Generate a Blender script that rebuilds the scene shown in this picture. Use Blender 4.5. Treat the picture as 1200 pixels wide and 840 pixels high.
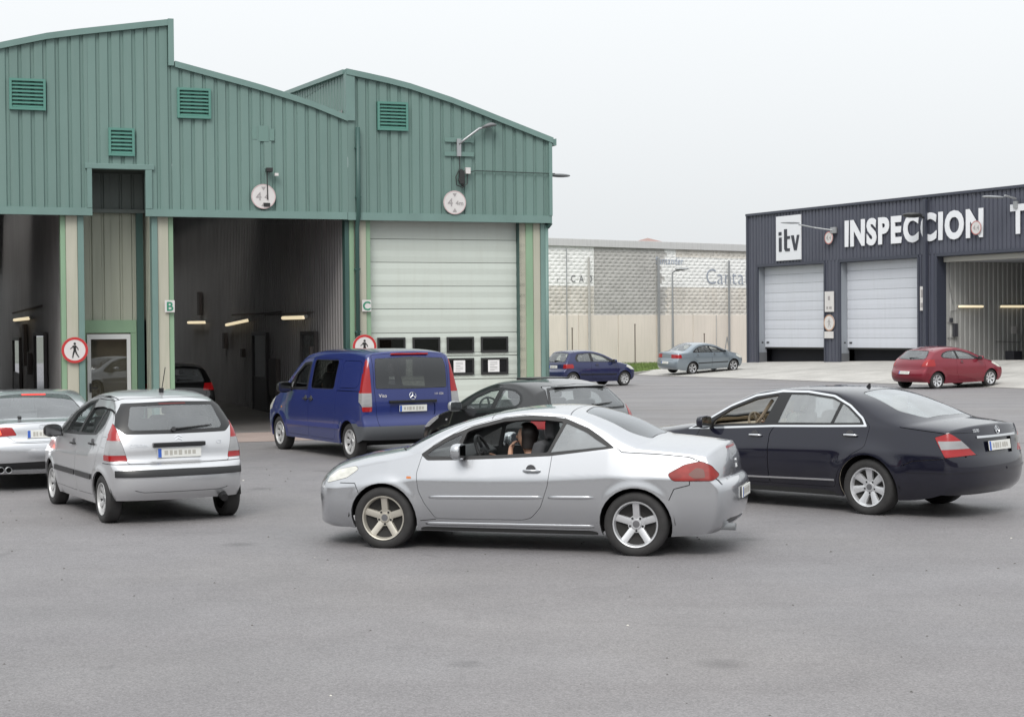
import bpy, bmesh, math, random
import numpy as np
from mathutils import Vector, Matrix
from mathutils.bvhtree import BVHTree
random.seed(7)
PI = math.pi
scene = bpy.context.scene
for o in list(bpy.data.objects): bpy.data.objects.remove(o)
COL = scene.collection

# ------------------------------------------------------------------ camera
cam_d = bpy.data.cameras.new('camera'); cam = bpy.data.objects.new('camera', cam_d); COL.objects.link(cam)
cam_d.sensor_width = 36; cam_d.sensor_fit = 'HORIZONTAL'; cam_d.lens = 1900*36/1200
cam_d.clip_start = .1; cam_d.clip_end = 3000
cam.matrix_world = Matrix.Translation((0, 0, 2.2)) @ Matrix.Rotation(PI/2-.0173, 4, 'X') @ Matrix.Rotation(-.0083, 4, 'Z')
scene.camera = cam
# ------------------------------------------------------------------ sky: even bright overcast
SUN_EL, SUN_AZ = math.radians(47), math.radians(-167)     # sun high behind the cloud, to the left and behind the camera
wld = bpy.data.worlds.new('World'); scene.world = wld; wld.use_nodes = True
nt = wld.node_tree; bg = nt.nodes['Background']
sky = nt.nodes.new('ShaderNodeTexSky'); sky.sky_type = 'NISHITA'; sky.sun_disc = False
sky.sun_elevation = SUN_EL; sky.sun_rotation = SUN_AZ; sky.dust_density = 4; sky.air_density = 1.0; sky.ozone_density = 1
hs = nt.nodes.new('ShaderNodeHueSaturation'); hs.inputs['Saturation'].default_value = .12
mx = nt.nodes.new('ShaderNodeMix'); mx.data_type = 'RGBA'; mx.inputs['Factor'].default_value = .88
tcw = nt.nodes.new('ShaderNodeTexCoord'); spw = nt.nodes.new('ShaderNodeSeparateXYZ'); nt.links.new(tcw.outputs['Generated'], spw.inputs[0])
ov = nt.nodes.new('ShaderNodeMapRange'); ov.inputs['From Min'].default_value = 0; ov.inputs['From Max'].default_value = 1; ov.inputs['To Min'].default_value = 1; ov.inputs['To Max'].default_value = 2.2   # overcast: the zenith is brighter than the horizon
nt.links.new(spw.outputs['Z'], ov.inputs['Value'])
ovc = nt.nodes.new('ShaderNodeVectorMath'); ovc.operation = 'SCALE'; ovc.inputs[0].default_value = (6.15, 6.36, 6.50); nt.links.new(ov.outputs[0], ovc.inputs['Scale']); nt.links.new(ovc.outputs[0], mx.inputs['B'])
nt.links.new(sky.outputs[0], hs.inputs['Color']); nt.links.new(hs.outputs[0], mx.inputs['A'])
nt.links.new(mx.outputs['Result'], bg.inputs['Color']); bg.inputs['Strength'].default_value = .10
# ------------------------------------------------------------------ sun: veiled
sd = bpy.data.lights.new('sun', 'SUN'); sd.energy = 1.5; sd.angle = math.radians(28); sd.color = (1, .97, .92)
sun = bpy.data.objects.new('sun', sd); COL.objects.link(sun)
dv = Vector((math.sin(SUN_AZ)*math.cos(SUN_EL), math.cos(SUN_AZ)*math.cos(SUN_EL), math.sin(SUN_EL)))
sun.rotation_euler = dv.to_track_quat('Z', 'Y').to_euler(); sun.location = (0, 0, 40)
vs = scene.view_settings; vs.view_transform = 'Standard'; vs.look = 'None'; vs.gamma = 1; vs.use_curve_mapping = False
vs.exposure = 0.40
scene.render.resolution_x = 1024; scene.render.resolution_y = 716

# ------------------------------------------------------------------ materials
MATS = {}
def mat(name, col=(.5,.5,.5), rough=.6, metal=0, coat=0, coat_rough=.04, spec=.5, emit=None, es=0, noise=None, bump=None, streak=None, rand=0):
    """noise=(scale, amount, stretch xyz) varies the colour; bump=(scale, strength); streak=(colour, amount) adds vertical rain streaks"""
    if name in MATS: return MATS[name]
    m = bpy.data.materials.new(name); m.use_nodes = True; MATS[name] = m
    t = m.node_tree; b = t.nodes['Principled BSDF']
    b.inputs['Base Color'].default_value = (*col, 1); b.inputs['Roughness'].default_value = rough; b.inputs['Metallic'].default_value = metal
    b.inputs['Specular IOR Level'].default_value = spec
    b.inputs['Coat Weight'].default_value = coat; b.inputs['Coat Roughness'].default_value = coat_rough
    if emit: b.inputs['Emission Color'].default_value = (*emit, 1); b.inputs['Emission Strength'].default_value = es
    tc = None
    def coord():
        return t.nodes.new('ShaderNodeTexCoord').outputs['Object']
    cur = None
    if noise:
        sc, am, st = noise
        mp = t.nodes.new('ShaderNodeMapping'); mp.inputs['Scale'].default_value = st
        t.links.new(coord(), mp.inputs['Vector'])
        n = t.nodes.new('ShaderNodeTexNoise'); n.inputs['Scale'].default_value = sc; n.inputs['Detail'].default_value = 5; n.inputs['Roughness'].default_value = .6
        t.links.new(mp.outputs[0], n.inputs['Vector'])
        r = t.nodes.new('ShaderNodeMapRange'); r.inputs['From Min'].default_value = .3; r.inputs['From Max'].default_value = .7
        r.inputs['To Min'].default_value = 1-am; r.inputs['To Max'].default_value = 1+am
        t.links.new(n.outputs['Fac'], r.inputs['Value'])
        v = t.nodes.new('ShaderNodeVectorMath'); v.operation = 'SCALE'; v.inputs[0].default_value = col
        t.links.new(r.outputs[0], v.inputs['Scale']); cur = v.outputs[0]
    if streak:
        mp = t.nodes.new('ShaderNodeMapping'); mp.inputs['Scale'].default_value = (5, 5, .35)
        t.links.new(coord(), mp.inputs['Vector'])
        n = t.nodes.new('ShaderNodeTexNoise'); n.inputs['Scale'].default_value = 1.6; n.inputs['Detail'].default_value = 6
        t.links.new(mp.outputs[0], n.inputs['Vector'])
        r = t.nodes.new('ShaderNodeMapRange'); r.inputs['From Min'].default_value = .48; r.inputs['From Max'].default_value = .75
        r.inputs['To Max'].default_value = streak[1]
        t.links.new(n.outputs['Fac'], r.inputs['Value'])
        k = t.nodes.new('ShaderNodeMix'); k.data_type = 'RGBA'; k.inputs['A'].default_value = (*col, 1); k.inputs['B'].default_value = (*streak[0], 1)
        if cur: t.links.new(cur, k.inputs['A'])
        t.links.new(r.outputs[0], k.inputs['Factor']); cur = k.outputs['Result']
    if rand:       # every sheet or slab has weathered a little differently
        oi = t.nodes.new('ShaderNodeObjectInfo'); r = t.nodes.new('ShaderNodeMapRange'); r.inputs['To Min'].default_value = 1-rand; r.inputs['To Max'].default_value = 1+rand
        t.links.new(oi.outputs['Random'], r.inputs['Value']); v = t.nodes.new('ShaderNodeVectorMath'); v.operation = 'SCALE'; v.inputs[0].default_value = col
        if cur: t.links.new(cur, v.inputs[0])
        t.links.new(r.outputs[0], v.inputs['Scale']); cur = v.outputs[0]
    if cur: t.links.new(cur, b.inputs['Base Color'])
    if bump:
        n = t.nodes.new('ShaderNodeTexNoise'); n.inputs['Scale'].default_value = bump[0]; n.inputs['Detail'].default_value = 6
        t.links.new(coord(), n.inputs['Vector'])
        bp = t.nodes.new('ShaderNodeBump'); bp.inputs['Strength'].default_value = bump[1]; bp.inputs['Distance'].default_value = .01
        t.links.new(n.outputs['Fac'], bp.inputs['Height']); t.links.new(bp.outputs[0], b.inputs['Normal'])
    return m
def paint(name, col, metal=.0, rough=.35):
    if name in MATS: return MATS[name]
    m = mat(name, col, rough, metal, coat=1, coat_rough=.035, spec=.15 if metal < .4 else .5)
    t = m.node_tree; b = t.nodes['Principled BSDF']
    # road dust: a thin film with its own patchy shape dulls the clear coat
    tc = t.nodes.new('ShaderNodeTexCoord'); n = t.nodes.new('ShaderNodeTexNoise'); n.inputs['Scale'].default_value = 2.4; n.inputs['Detail'].default_value = 7
    t.links.new(tc.outputs['Object'], n.inputs['Vector'])
    sx = t.nodes.new('ShaderNodeSeparateXYZ'); t.links.new(tc.outputs['Object'], sx.inputs[0])
    r = t.nodes.new('ShaderNodeMapRange'); r.inputs['From Min'].default_value = .75; r.inputs['From Max'].default_value = .15; r.inputs['To Max'].default_value = .12
    t.links.new(sx.outputs['Z'], r.inputs['Value'])
    mu = t.nodes.new('ShaderNodeMath'); mu.operation = 'MULTIPLY'; t.links.new(n.outputs['Fac'], mu.inputs[0]); t.links.new(r.outputs[0], mu.inputs[1])
    ad = t.nodes.new('ShaderNodeMath'); ad.operation = 'ADD'; ad.inputs[1].default_value = .0; t.links.new(mu.outputs[0], ad.inputs[0])
    k = t.nodes.new('ShaderNodeMix'); k.data_type = 'RGBA'; k.inputs['A'].default_value = (*col, 1); k.inputs['B'].default_value = (.2, .18, .155, 1)
    t.links.new(ad.outputs[0], k.inputs['Factor']); t.links.new(k.outputs['Result'], b.inputs['Base Color'])
    cr = t.nodes.new('ShaderNodeMapRange'); cr.inputs['To Min'].default_value = .03; cr.inputs['To Max'].default_value = .3
    t.links.new(ad.outputs[0], cr.inputs['Value']); t.links.new(cr.outputs[0], b.inputs['Coat Roughness'])
    return m
def glass(name, tint=(.62,.68,.66), ior=1.5, dust_sheen=0):
    if name in MATS: return MATS[name]
    m = bpy.data.materials.new(name); m.use_nodes = True; MATS[name] = m
    t = m.node_tree; t.nodes.clear()
    o = t.nodes.new('ShaderNodeOutputMaterial'); tr = t.nodes.new('ShaderNodeBsdfTransparent'); tr.inputs[0].default_value = (*tint, 1)
    g = t.nodes.new('ShaderNodeBsdfGlossy'); g.inputs['Roughness'].default_value = .0; g.inputs[0].default_value = (.95,.97,1,1)
    lw = t.nodes.new('ShaderNodeLayerWeight'); lw.inputs['Blend'].default_value = .5      # Schlick reflectance, same from both sides of the pane
    p5 = t.nodes.new('ShaderNodeMath'); p5.operation = 'POWER'; p5.inputs[1].default_value = 5; t.links.new(lw.outputs['Facing'], p5.inputs[0])
    r0 = ((ior-1)/(ior+1))**2; f = t.nodes.new('ShaderNodeMapRange'); f.inputs['To Min'].default_value = r0; f.inputs['To Max'].default_value = 1; t.links.new(p5.outputs[0], f.inputs['Value'])
    x = t.nodes.new('ShaderNodeMixShader')
    if dust_sheen:      # pale diffuse film: dusty glass, plus sky reflection painted into the pale panes
        df = t.nodes.new('ShaderNodeBsdfDiffuse'); df.inputs[0].default_value = (.62,.65,.66,1); xd = t.nodes.new('ShaderNodeMixShader')
        tc = t.nodes.new('ShaderNodeTexCoord'); n = t.nodes.new('ShaderNodeTexNoise'); n.inputs['Scale'].default_value = 3; n.inputs['Detail'].default_value = 5; t.links.new(tc.outputs['Object'], n.inputs['Vector'])
        r = t.nodes.new('ShaderNodeMapRange'); r.inputs['To Min'].default_value = dust_sheen*.5; r.inputs['To Max'].default_value = dust_sheen*1.5; t.links.new(n.outputs['Fac'], r.inputs['Value'])
        t.links.new(r.outputs[0], xd.inputs[0]); t.links.new(tr.outputs[0], xd.inputs[1]); t.links.new(df.outputs[0], xd.inputs[2]); tr = xd
    t.links.new(f.outputs[0], x.inputs[0]); t.links.new(tr.outputs[0], x.inputs[1]); t.links.new(g.outputs[0], x.inputs[2]); t.links.new(x.outputs[0], o.inputs[0])
    return m

# ------------------------------------------------------------------ helpers
def tag(o, label=None, cat=None, group=None, kind=None):
    if label: o['label'] = label
    if cat: o['category'] = cat
    if group: o['group'] = group
    if kind: o['kind'] = kind
    return o
def empty(name, loc=(0,0,0), rz=0, label=None, cat=None, group=None):
    o = bpy.data.objects.new(name, None); COL.objects.link(o); o.location = loc; o.rotation_euler = (0,0,rz); o.empty_display_size = .2
    return tag(o, label, cat, group)
def link(name, me, m=None, parent=None, loc=None, rot=None):
    o = bpy.data.objects.new(name, me); COL.objects.link(o)
    if m is not None and not me.materials: me.materials.append(m)
    if parent: o.parent = parent
    if loc is not None: o.location = loc
    if rot is not None: o.rotation_euler = rot
    return o
def pydata(name, vs, fs, m=None, parent=None, smooth=False, normals=None, **k):
    me = bpy.data.meshes.new(name); me.from_pydata([tuple(v) for v in vs], [], fs); me.update()
    if smooth or normals is not None: me.shade_smooth()
    if normals is not None: me.normals_split_custom_set_from_vertices([tuple(n) for n in normals])
    return link(name, me, m, parent, **k)
class MB:
    """collects simple shapes; build() links them as one mesh object"""
    def __init__(s): s.v = []; s.f = []
    def add(s, vs, fs):
        b = len(s.v); s.v += [tuple(v) for v in vs]; s.f += [[b+i for i in f] for f in fs]; return s
    def box(s, x0, x1, y0, y1, z0, z1):
        if x0 > x1: x0, x1 = x1, x0
        if y0 > y1: y0, y1 = y1, y0
        if z0 > z1: z0, z1 = z1, z0
        vs = [(x,y,z) for x in (x0,x1) for y in (y0,y1) for z in (z0,z1)]
        return s.add(vs, [(0,1,3,2),(4,6,7,5),(0,4,5,1),(2,3,7,6),(0,2,6,4),(1,5,7,3)])
    def tube(s, pts, r, n=8, cap=True):
        pts = [Vector(p) for p in pts]; R = r if isinstance(r, (list, tuple)) else [r]*len(pts)
        vs = []; fs = []; ref = None
        for i, p in enumerate(pts):
            d = (pts[min(i+1, len(pts)-1)]-pts[max(i-1, 0)]).normalized()
            if ref is None: ref = d.orthogonal().normalized()
            ref = (ref-d*ref.dot(d)).normalized(); b = d.cross(ref)
            for k in range(n):
                a = 2*PI*k/n; vs.append(p+(ref*math.cos(a)+b*math.sin(a))*R[i])
        for i in range(len(pts)-1):
            for k in range(n):
                fs.append((i*n+k, i*n+(k+1)%n, (i+1)*n+(k+1)%n, (i+1)*n+k))
        if cap: fs.append(tuple(range(n-1, -1, -1))); fs.append(tuple((len(pts)-1)*n+k for k in range(n)))
        return s.add(vs, fs)
    def lathe(s, prof, n=24, axis='y', c=(0,0,0), closed=False):
        """prof: (radius, along-axis)"""
        vs = []; fs = []
        for r, a in prof:
            for k in range(n):
                t = 2*PI*k/n; u, w = r*math.cos(t), r*math.sin(t)
                p = {'y': (u, a, w), 'z': (u, w, a), 'x': (a, u, w)}[axis]
                vs.append((p[0]+c[0], p[1]+c[1], p[2]+c[2]))
        m = len(prof)
        for i in range(m if closed else m-1):
            j = (i+1) % m
            for k in range(n): fs.append((i*n+k, i*n+(k+1)%n, j*n+(k+1)%n, j*n+k))
        return s.add(vs, fs)
    def prism(s, poly, a0, a1, axis='y'):
        """poly extruded along an axis; poly in the two other coordinates"""
        n = len(poly); vs = []
        for a in (a0, a1):
            for p, q in poly: vs.append({'y': (p,a,q), 'x': (a,p,q), 'z': (p,q,a)}[axis])
        return s.add(vs, [tuple(range(n)), tuple(range(2*n-1, n-1, -1))]+[(i, n+i, n+(i+1)%n, (i+1)%n) for i in range(n)])
    def sphere(s, c, r, n=12, m=8):
        vs = []; fs = []
        for i in range(m+1):
            a = PI*i/m-PI/2
            for k in range(n):
                t = 2*PI*k/n; vs.append((c[0]+r[0]*math.cos(a)*math.cos(t), c[1]+r[1]*math.cos(a)*math.sin(t), c[2]+r[2]*math.sin(a)))
        for i in range(m):
            for k in range(n): fs.append((i*n+k, i*n+(k+1)%n, (i+1)*n+(k+1)%n, (i+1)*n+k))
        return s.add(vs, fs)
    def build(s, name, m, parent=None, smooth=False, bevel=0, auto=None, fix=True, **k):
        me = bpy.data.meshes.new(name); me.from_pydata(s.v, [], s.f)
        if fix or bevel:
            bm = bmesh.new(); bm.from_mesh(me)
            if bevel:
                bmesh.ops.remove_doubles(bm, verts=bm.verts, dist=1e-5)
                bmesh.ops.recalc_face_normals(bm, faces=bm.faces)
                bmesh.ops.bevel(bm, geom=list(bm.edges), offset=bevel, segments=2, profile=.6, affect='EDGES', clamp_overlap=True)
            bmesh.ops.recalc_face_normals(bm, faces=bm.faces)
            bm.to_mesh(me); bm.free()
        if smooth: me.shade_smooth()
        if auto: me.shade_smooth(); me.set_sharp_from_angle(angle=math.radians(auto))
        return link(name, me, m, parent, **k)
def text_mesh(name, s, size, m, parent=None, loc=(0,0,0), rot=(PI/2,0,0), sx=1, ext=.01, off=0, align='LEFT', bev=0):
    c = bpy.data.curves.new(name, 'FONT'); c.body = s; c.size = size; c.extrude = ext; c.offset = off; c.align_x = align; c.resolution_u = 4
    o = bpy.data.objects.new(name, c); COL.objects.link(o)
    dg = bpy.context.evaluated_depsgraph_get(); me = bpy.data.meshes.new_from_object(o.evaluated_get(dg)); me.name = name
    bpy.data.objects.remove(o); bpy.data.curves.remove(c)
    for v in me.vertices: v.co.x *= sx
    me.materials.clear()
    return link(name, me, m, parent, loc, rot)
# ================================================================== ground
def asphalt():
    m = mat('asphalt', (.16,.157,.157), .85, spec=.5); t = m.node_tree; b = t.nodes['Principled BSDF']
    N = t.nodes.new; Lk = t.links.new
    co = N('ShaderNodeTexCoord').outputs['Object']
    def noise(sc, det=4, rough=.55, st=None, dist=0):
        n = N('ShaderNodeTexNoise'); n.inputs['Scale'].default_value = sc; n.inputs['Detail'].default_value = det; n.inputs['Roughness'].default_value = rough; n.inputs['Distortion'].default_value = dist
        if st:
            mp = N('ShaderNodeMapping'); mp.inputs['Scale'].default_value = st; mp.inputs['Rotation'].default_value = (0,0,.45); Lk(co, mp.inputs['Vector']); Lk(mp.outputs[0], n.inputs['Vector'])
        else: Lk(co, n.inputs['Vector'])
        return n.outputs['Fac']
    def rng(s, a, b_, c, d):
        r = N('ShaderNodeMapRange'); r.inputs['From Min'].default_value = a; r.inputs['From Max'].default_value = b_; r.inputs['To Min'].default_value = c; r.inputs['To Max'].default_value = d
        Lk(s, r.inputs['Value']); return r.outputs[0]
    def mul(a, c):
        x = N('ShaderNodeMath'); x.operation = 'MULTIPLY'; Lk(a, x.inputs[0]); Lk(c, x.inputs[1]); return x.outputs[0]
    big = rng(noise(.16, 6, .6), .3, .7, .92, 1.08)
    mid = rng(noise(1.3, 5, .65), .3, .7, .93, 1.06)
    streaks = rng(noise(.5, 5, .6, (.5, 1.5, 1)), .3, .72, .97, 1.03)      # tyre-polished lanes
    vo = N('ShaderNodeTexVoronoi'); vo.inputs['Scale'].default_value = 95; Lk(co, vo.inputs['Vector'])
    sep = N('ShaderNodeSeparateColor'); Lk(vo.outputs['Color'], sep.inputs[0])
    grain = rng(sep.outputs[0], 0, 1, .76, 1.24)                              # stones in the binder
    fine = rng(noise(38, 3, .7), .3, .7, .90, 1.10)
    # oil drips and old dark stains with their own outline
    st = rng(noise(.9, 3, .5, (1, 1, 1), .4), .69, .75, 1.0, .72)
    dots = N('ShaderNodeTexVoronoi'); dots.inputs['Scale'].default_value = .55; Lk(co, dots.inputs['Vector'])
    oil = rng(dots.outputs['Distance'], .03, .12, .72, 1)
    ck = N('ShaderNodeTexVoronoi'); ck.feature = 'DISTANCE_TO_EDGE'; ck.inputs['Scale'].default_value = .23
    wob = N('ShaderNodeVectorMath'); wob.operation = 'ADD'; nw = N('ShaderNodeTexNoise'); nw.inputs['Scale'].default_value = 1.1; nw.inputs['Detail'].default_value = 6; Lk(co, nw.inputs['Vector'])
    Lk(co, wob.inputs[0]); Lk(nw.outputs['Color'], wob.inputs[1]); Lk(wob.outputs[0], ck.inputs['Vector'])
    crk = rng(ck.outputs['Distance'], .0, .006, 0, 1); msk = rng(noise(.12, 2), .52, .58, 1, 0)
    mxm = N('ShaderNodeMath'); mxm.operation = 'MAXIMUM'; Lk(crk, mxm.inputs[0]); Lk(msk, mxm.inputs[1]); crack = rng(mxm.outputs[0], 0, 1, .90, 1)
    f = mul(mul(mul(mul(mul(big, mid), mul(streaks, grain)), mul(fine, st)), oil), crack)
    v = N('ShaderNodeVectorMath'); v.operation = 'SCALE'; v.inputs[0].default_value = (.184,.176,.181); Lk(f, v.inputs['Scale'])
    warm = N('ShaderNodeMix'); warm.data_type = 'RGBA'; warm.blend_type = 'MULTIPLY'; warm.inputs['B'].default_value = (1.015,1.0,.97,1)
    Lk(rng(noise(.13, 3), .42, .62, 0, 1), warm.inputs['Factor']); Lk(v.outputs[0], warm.inputs['A'])
    Lk(warm.outputs['Result'], b.inputs['Base Color'])
    Lk(rng(noise(.5, 5, .6, (.25, 2.2, 1)), .3, .7, .75, .48), b.inputs['Roughness'])
    bp = N('ShaderNodeBump'); bp.inputs['Strength'].default_value = .55; bp.inputs['Distance'].default_value = .006
    Lk(vo.outputs['Distance'], bp.inputs['Height']); Lk(bp.outputs[0], b.inputs['Normal'])
    return m
def sheet(name, pts, m, kind='structure', n=1):
    return tag(pydata(name, pts, [tuple(range(len(pts)))], m), kind=kind)
M_ASPH = asphalt()
sheet('ground', [(-900,-300,-.004),(900,-300,-.004),(900,1500,-.004),(-900,1500,-.004)], mat('far_ground', (.13,.135,.11), .9, noise=(.3,.3,(1,1,1))))
sheet('car_park_asphalt', [(-60,-25,0),(70,-25,0),(70,120,0),(-60,120,0)], M_ASPH)
M_CONC = mat('pale_concrete', (.40,.387,.365), .9, noise=(.9,.14,(1,1,1)), bump=(60,.25), streak=((.31,.298,.277), .6), rand=.06)
# frames: left hall and right hall
TH1 = .347; P1 = Vector((-5.733,35.596,0)); TH2 = -1.0557; P2 = Vector((15.496,80,0)); TH3 = .63; P3 = Vector((7.154,97.121,0))
def W1(a, v, z=0): return P1+Vector((math.cos(TH1)*a-math.sin(TH1)*v, math.sin(TH1)*a+math.cos(TH1)*v, z))
def W2(a, v, z=0): return P2+Vector((math.cos(TH2)*a-math.sin(TH2)*v, math.sin(TH2)*a+math.cos(TH2)*v, z))
def W3(a, v, z=0): return P3+Vector((math.cos(TH3)*a-math.sin(TH3)*v, math.sin(TH3)*a+math.cos(TH3)*v, z))
def apron_z(u): return .41+.016*(u+5.4)
# sloping concrete apron in front of the dark hall, cast in bays with open joints
US = [-6.3,-3.5,-.5,4,8.5,13,17.5,22,27,33,40]
av = []; af = []
for u in US:
    for v in (-9.1,-4.6,.6): av.append(tuple(W2(u, v, max((v+9.1)/9.1,0)*apron_z(u)+.002)))
for i in range(len(US)-1):
    for j in range(2): q0 = i*3+j; af.append((q0,q0+3,q0+4,q0+1))
ap = tag(pydata('concrete_apron', av, af, mat('joint_dirt', (.16,.15,.13), .95)), kind='structure')
for i in range(len(US)-1):
    for j, (va, vb) in enumerate(((-9.1,-4.6),(-4.6,.6))):
        u0, u1 = US[i]+.02, US[i+1]-.02; q = lambda u, v: tuple(W2(u, v, max((v+9.1)/9.1,0)*apron_z(u)+.012))
        pydata('slab', [q(u0,va+.02), q(u1,va+.02), q(u1,vb-.02), q(u0,vb-.02)], [(0,1,2,3)], M_CONC, ap)
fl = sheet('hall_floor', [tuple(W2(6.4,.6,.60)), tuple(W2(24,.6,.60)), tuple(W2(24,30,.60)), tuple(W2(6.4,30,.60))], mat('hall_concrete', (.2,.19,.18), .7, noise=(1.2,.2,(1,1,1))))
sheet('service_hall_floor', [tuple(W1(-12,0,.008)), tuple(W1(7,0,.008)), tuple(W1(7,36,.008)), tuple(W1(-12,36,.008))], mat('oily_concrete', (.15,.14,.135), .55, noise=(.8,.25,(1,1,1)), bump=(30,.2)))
sheet('threshold_paving', [tuple(W1(-12,-3.0,.006)), tuple(W1(7.3,-3.0,.006)), tuple(W1(7.3,0,.006)), tuple(W1(-12,0,.006))], mat('reddish_paving', (.30,.235,.21), .85, noise=(.8,.2,(1,1,1)), streak=((.36,.30,.28),.6)))
# verge: kerb + grass strip under the far wall
vg = [Vector((-9,76,0)), Vector((5.4,77.2,0)), Vector((7.3,82.6,0)), Vector((9.6,92,0)), W3(5,-.3), W3(5,0), W3(-20,0)]
sheet('verge_soil', [(p.x,p.y,.10) for p in vg], mat('verge_soil', (.09,.13,.045), .95, noise=(3,.4,(1,1,1))))
kb = MB()
for p, q in zip(vg[:4], vg[1:5]):
    d = (q-p).normalized(); n = Vector((-d.y, d.x, 0))*.14
    for a in range(int((q-p).length)):
        s0 = p+d*(a+.01); s1 = p+d*(a+.99)
        kb.add([s0-n, s1-n, s1, s0, s0-n+Vector((0,0,.13)), s1-n+Vector((0,0,.13)), s1+Vector((0,0,.13)), s0+Vector((0,0,.13))], [(0,1,5,4),(1,2,6,5),(2,3,7,6),(3,0,4,7),(4,5,6,7)])
tag(kb.build('kerb', mat('kerb_stone', (.36,.35,.33), .9, noise=(2,.2,(1,1,1)))), kind='structure')
gv = []; gf = []
rg = random.Random(3)
def in_poly(x, y, P):
    c = False; j = len(P)-1
    for i in range(len(P)):
        xi, yi = P[i]; xj, yj = P[j]
        if (yi > y) != (yj > y) and x < (xj-xi)*(y-yi)/(yj-yi+1e-12)+xi: c = not c
        j = i
    return c
VG2 = [(p.x,p.y) for p in vg]
k = 0
while k < 14000:
    p = Vector((rg.uniform(-1,11.2), rg.uniform(76.2,99.5), 0))
    if not in_poly(p.x, p.y, VG2): continue
    k += 1; h = rg.uniform(.06,.2); a = rg.uniform(0,6.28); w = .03; b = len(gv)
    gv += [(p.x-w*math.cos(a),p.y-w*math.sin(a),.09),(p.x+w*math.cos(a),p.y+w*math.sin(a),.09),(p.x+rg.uniform(-.08,.08),p.y+rg.uniform(-.08,.08),.1+h)]; gf.append((b,b+1,b+2))
tag(pydata('grass', gv, gf, mat('grass_blades', (.13,.19,.05), .8, noise=(1.2,.5,(1,1,1)))), 'short rough grass on the verge below the block wall', 'grass', kind='stuff')
# loose grit and litter on the asphalt
rg = random.Random(11)
gm = MB(); gl = MB()
for i in range(260):
    x = rg.uniform(-7,7); y = rg.uniform(7,26); s = rg.uniform(.003,.010)*(.7+y/25)
    B_ = gm if rg.random() < .93 else gl
    B_.add([(x-s,y-s*.8,.001),(x+s,y-s,.001),(x+s*.7,y+s,.001),(x-s*.9,y+s*.8,.001),(x,y,s*.9)], [(0,1,4),(1,2,4),(2,3,4),(3,0,4)])
tag(gm.build('grit', mat('grit', (.10,.095,.09), .9)), 'dark grit and pebbles scattered over the asphalt', 'grit', kind='stuff')
tag(gl.build('litter_crumbs', mat('pale_crumbs', (.55,.53,.48), .9)), 'pale crumbs of litter scattered over the asphalt', 'litter', kind='stuff')
for (x, y, n, lb) in ((-2.63,8.05,26,'small weed sprouting where the asphalt ends in a corner'), (-2.5,8.75,9,'tiny yellowish weed tuft alone on the asphalt')):
    wv = []; wf = []
    for i in range(n):
        a = rg.uniform(0,6.28); l = rg.uniform(.02,.055); b = len(wv); c, s = math.cos(a), math.sin(a); z = rg.uniform(.008,.04)
        wv += [(x,y,.002),(x+c*l*.5-s*l*.28,y+s*l*.5+c*l*.28,z),(x+c*l,y+s*l,z*.8),(x+c*l*.5+s*l*.28,y+s*l*.5-c*l*.28,z)]; wf.append((b,b+1,b+2,b+3))
    tag(pydata('weed', wv, wf, mat('weed_leaf', (.16,.25,.03), .7)), lb, 'weed')

# ================================================================== green hall (left)
G = empty('service_hall', P1, TH1, 'green ribbed metal service hall with drive-through bays lettered B and C', 'building')
GRN = mat('green_cladding', (.142,.222,.201), .5, spec=.4, noise=(.9,.06,(1,1,.4)), streak=((.160,.238,.216), .75), rand=.05)
TEAL = mat('teal_trim', (.145,.232,.212), .45, noise=(1.2,.1,(1,1,.5)))
CRM = mat('cream_sheet', (.41,.40,.33), .6, noise=(1.5,.08,(1,1,.3)), streak=((.30,.33,.24), .5))
LGR = mat('pale_green_edge', (.22,.34,.225), .5, noise=(1.5,.1,(1,1,.3)))
DGR = mat('dark_green_post', (.035,.085,.075), .45)
GRY = mat('grey_cladding', (.29,.28,.278), .5, metal=.1, noise=(1.2,.12,(1,1,.5)))
SAGE = mat('sage_cladding', (.36,.375,.31), .55, streak=((.28,.30,.24),.6))
def prof_pts(u0, u1, pitch, groove, wall, dep):
    """(u, dv) break points of a trapezoidal sheet between u0 and u1 (groove recessed by dep)"""
    out = []; n = int(math.ceil((u1-u0)/pitch-1e-6))
    for i in range(n):
        a = u0+i*pitch
        for d, e in ((0,0),(pitch-groove-2*wall,0),(pitch-groove-wall,dep),(pitch-wall,dep)):
            if a+d < u1-1e-5: out.append((a+d, e))
    out.append((u1, 0)); return out
def rib_sheet(name, parent, u0, u1, zb, zt, m, v=0, pitch=.25, groove=.045, wall=.022, dep=.035, ax='u'):
    """profiled sheet; ax 'u': facing -v, runs along u.  ax 'v+'/'v-': runs along v at u=v arg, facing +u / -u"""
    vs = []; fs = []
    for u, d in prof_pts(u0, u1, pitch, groove, wall, dep):
        for z in (zb(u) if callable(zb) else zb, zt(u) if callable(zt) else zt):
            vs.append((u, v+d, z) if ax == 'u' else ((v+d, u, z) if ax == 'v-' else (v-d, u, z)))
    for i in range(0, len(vs)-2, 2): fs.append((i, i+2, i+3, i+1) if ax != 'v-' else (i, i+1, i+3, i+2))
    return pydata(name, vs, fs, m, parent)
def plin(pts):
    xs = [p[0] for p in pts]; ys = [p[1] for p in pts]
    return lambda x: float(np.interp(x, xs, ys))
R1 = plin([(-14,6.2),(-8.6,7.3),(-6.6,7.83),(-5.17,8.22),(-4.09,8.50),(-1.68,8.90)]); R1b = plin([(-1.66,8.02),(.18,7.60),(1.3,7.30),(2.22,6.97)])
R2 = plin([(2.2,8.02),(3.48,7.80),(4.7,7.46),(6.14,6.97),(7.14,6.63)])
ZL = 4.84
def zl(a): return 4.80
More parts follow.
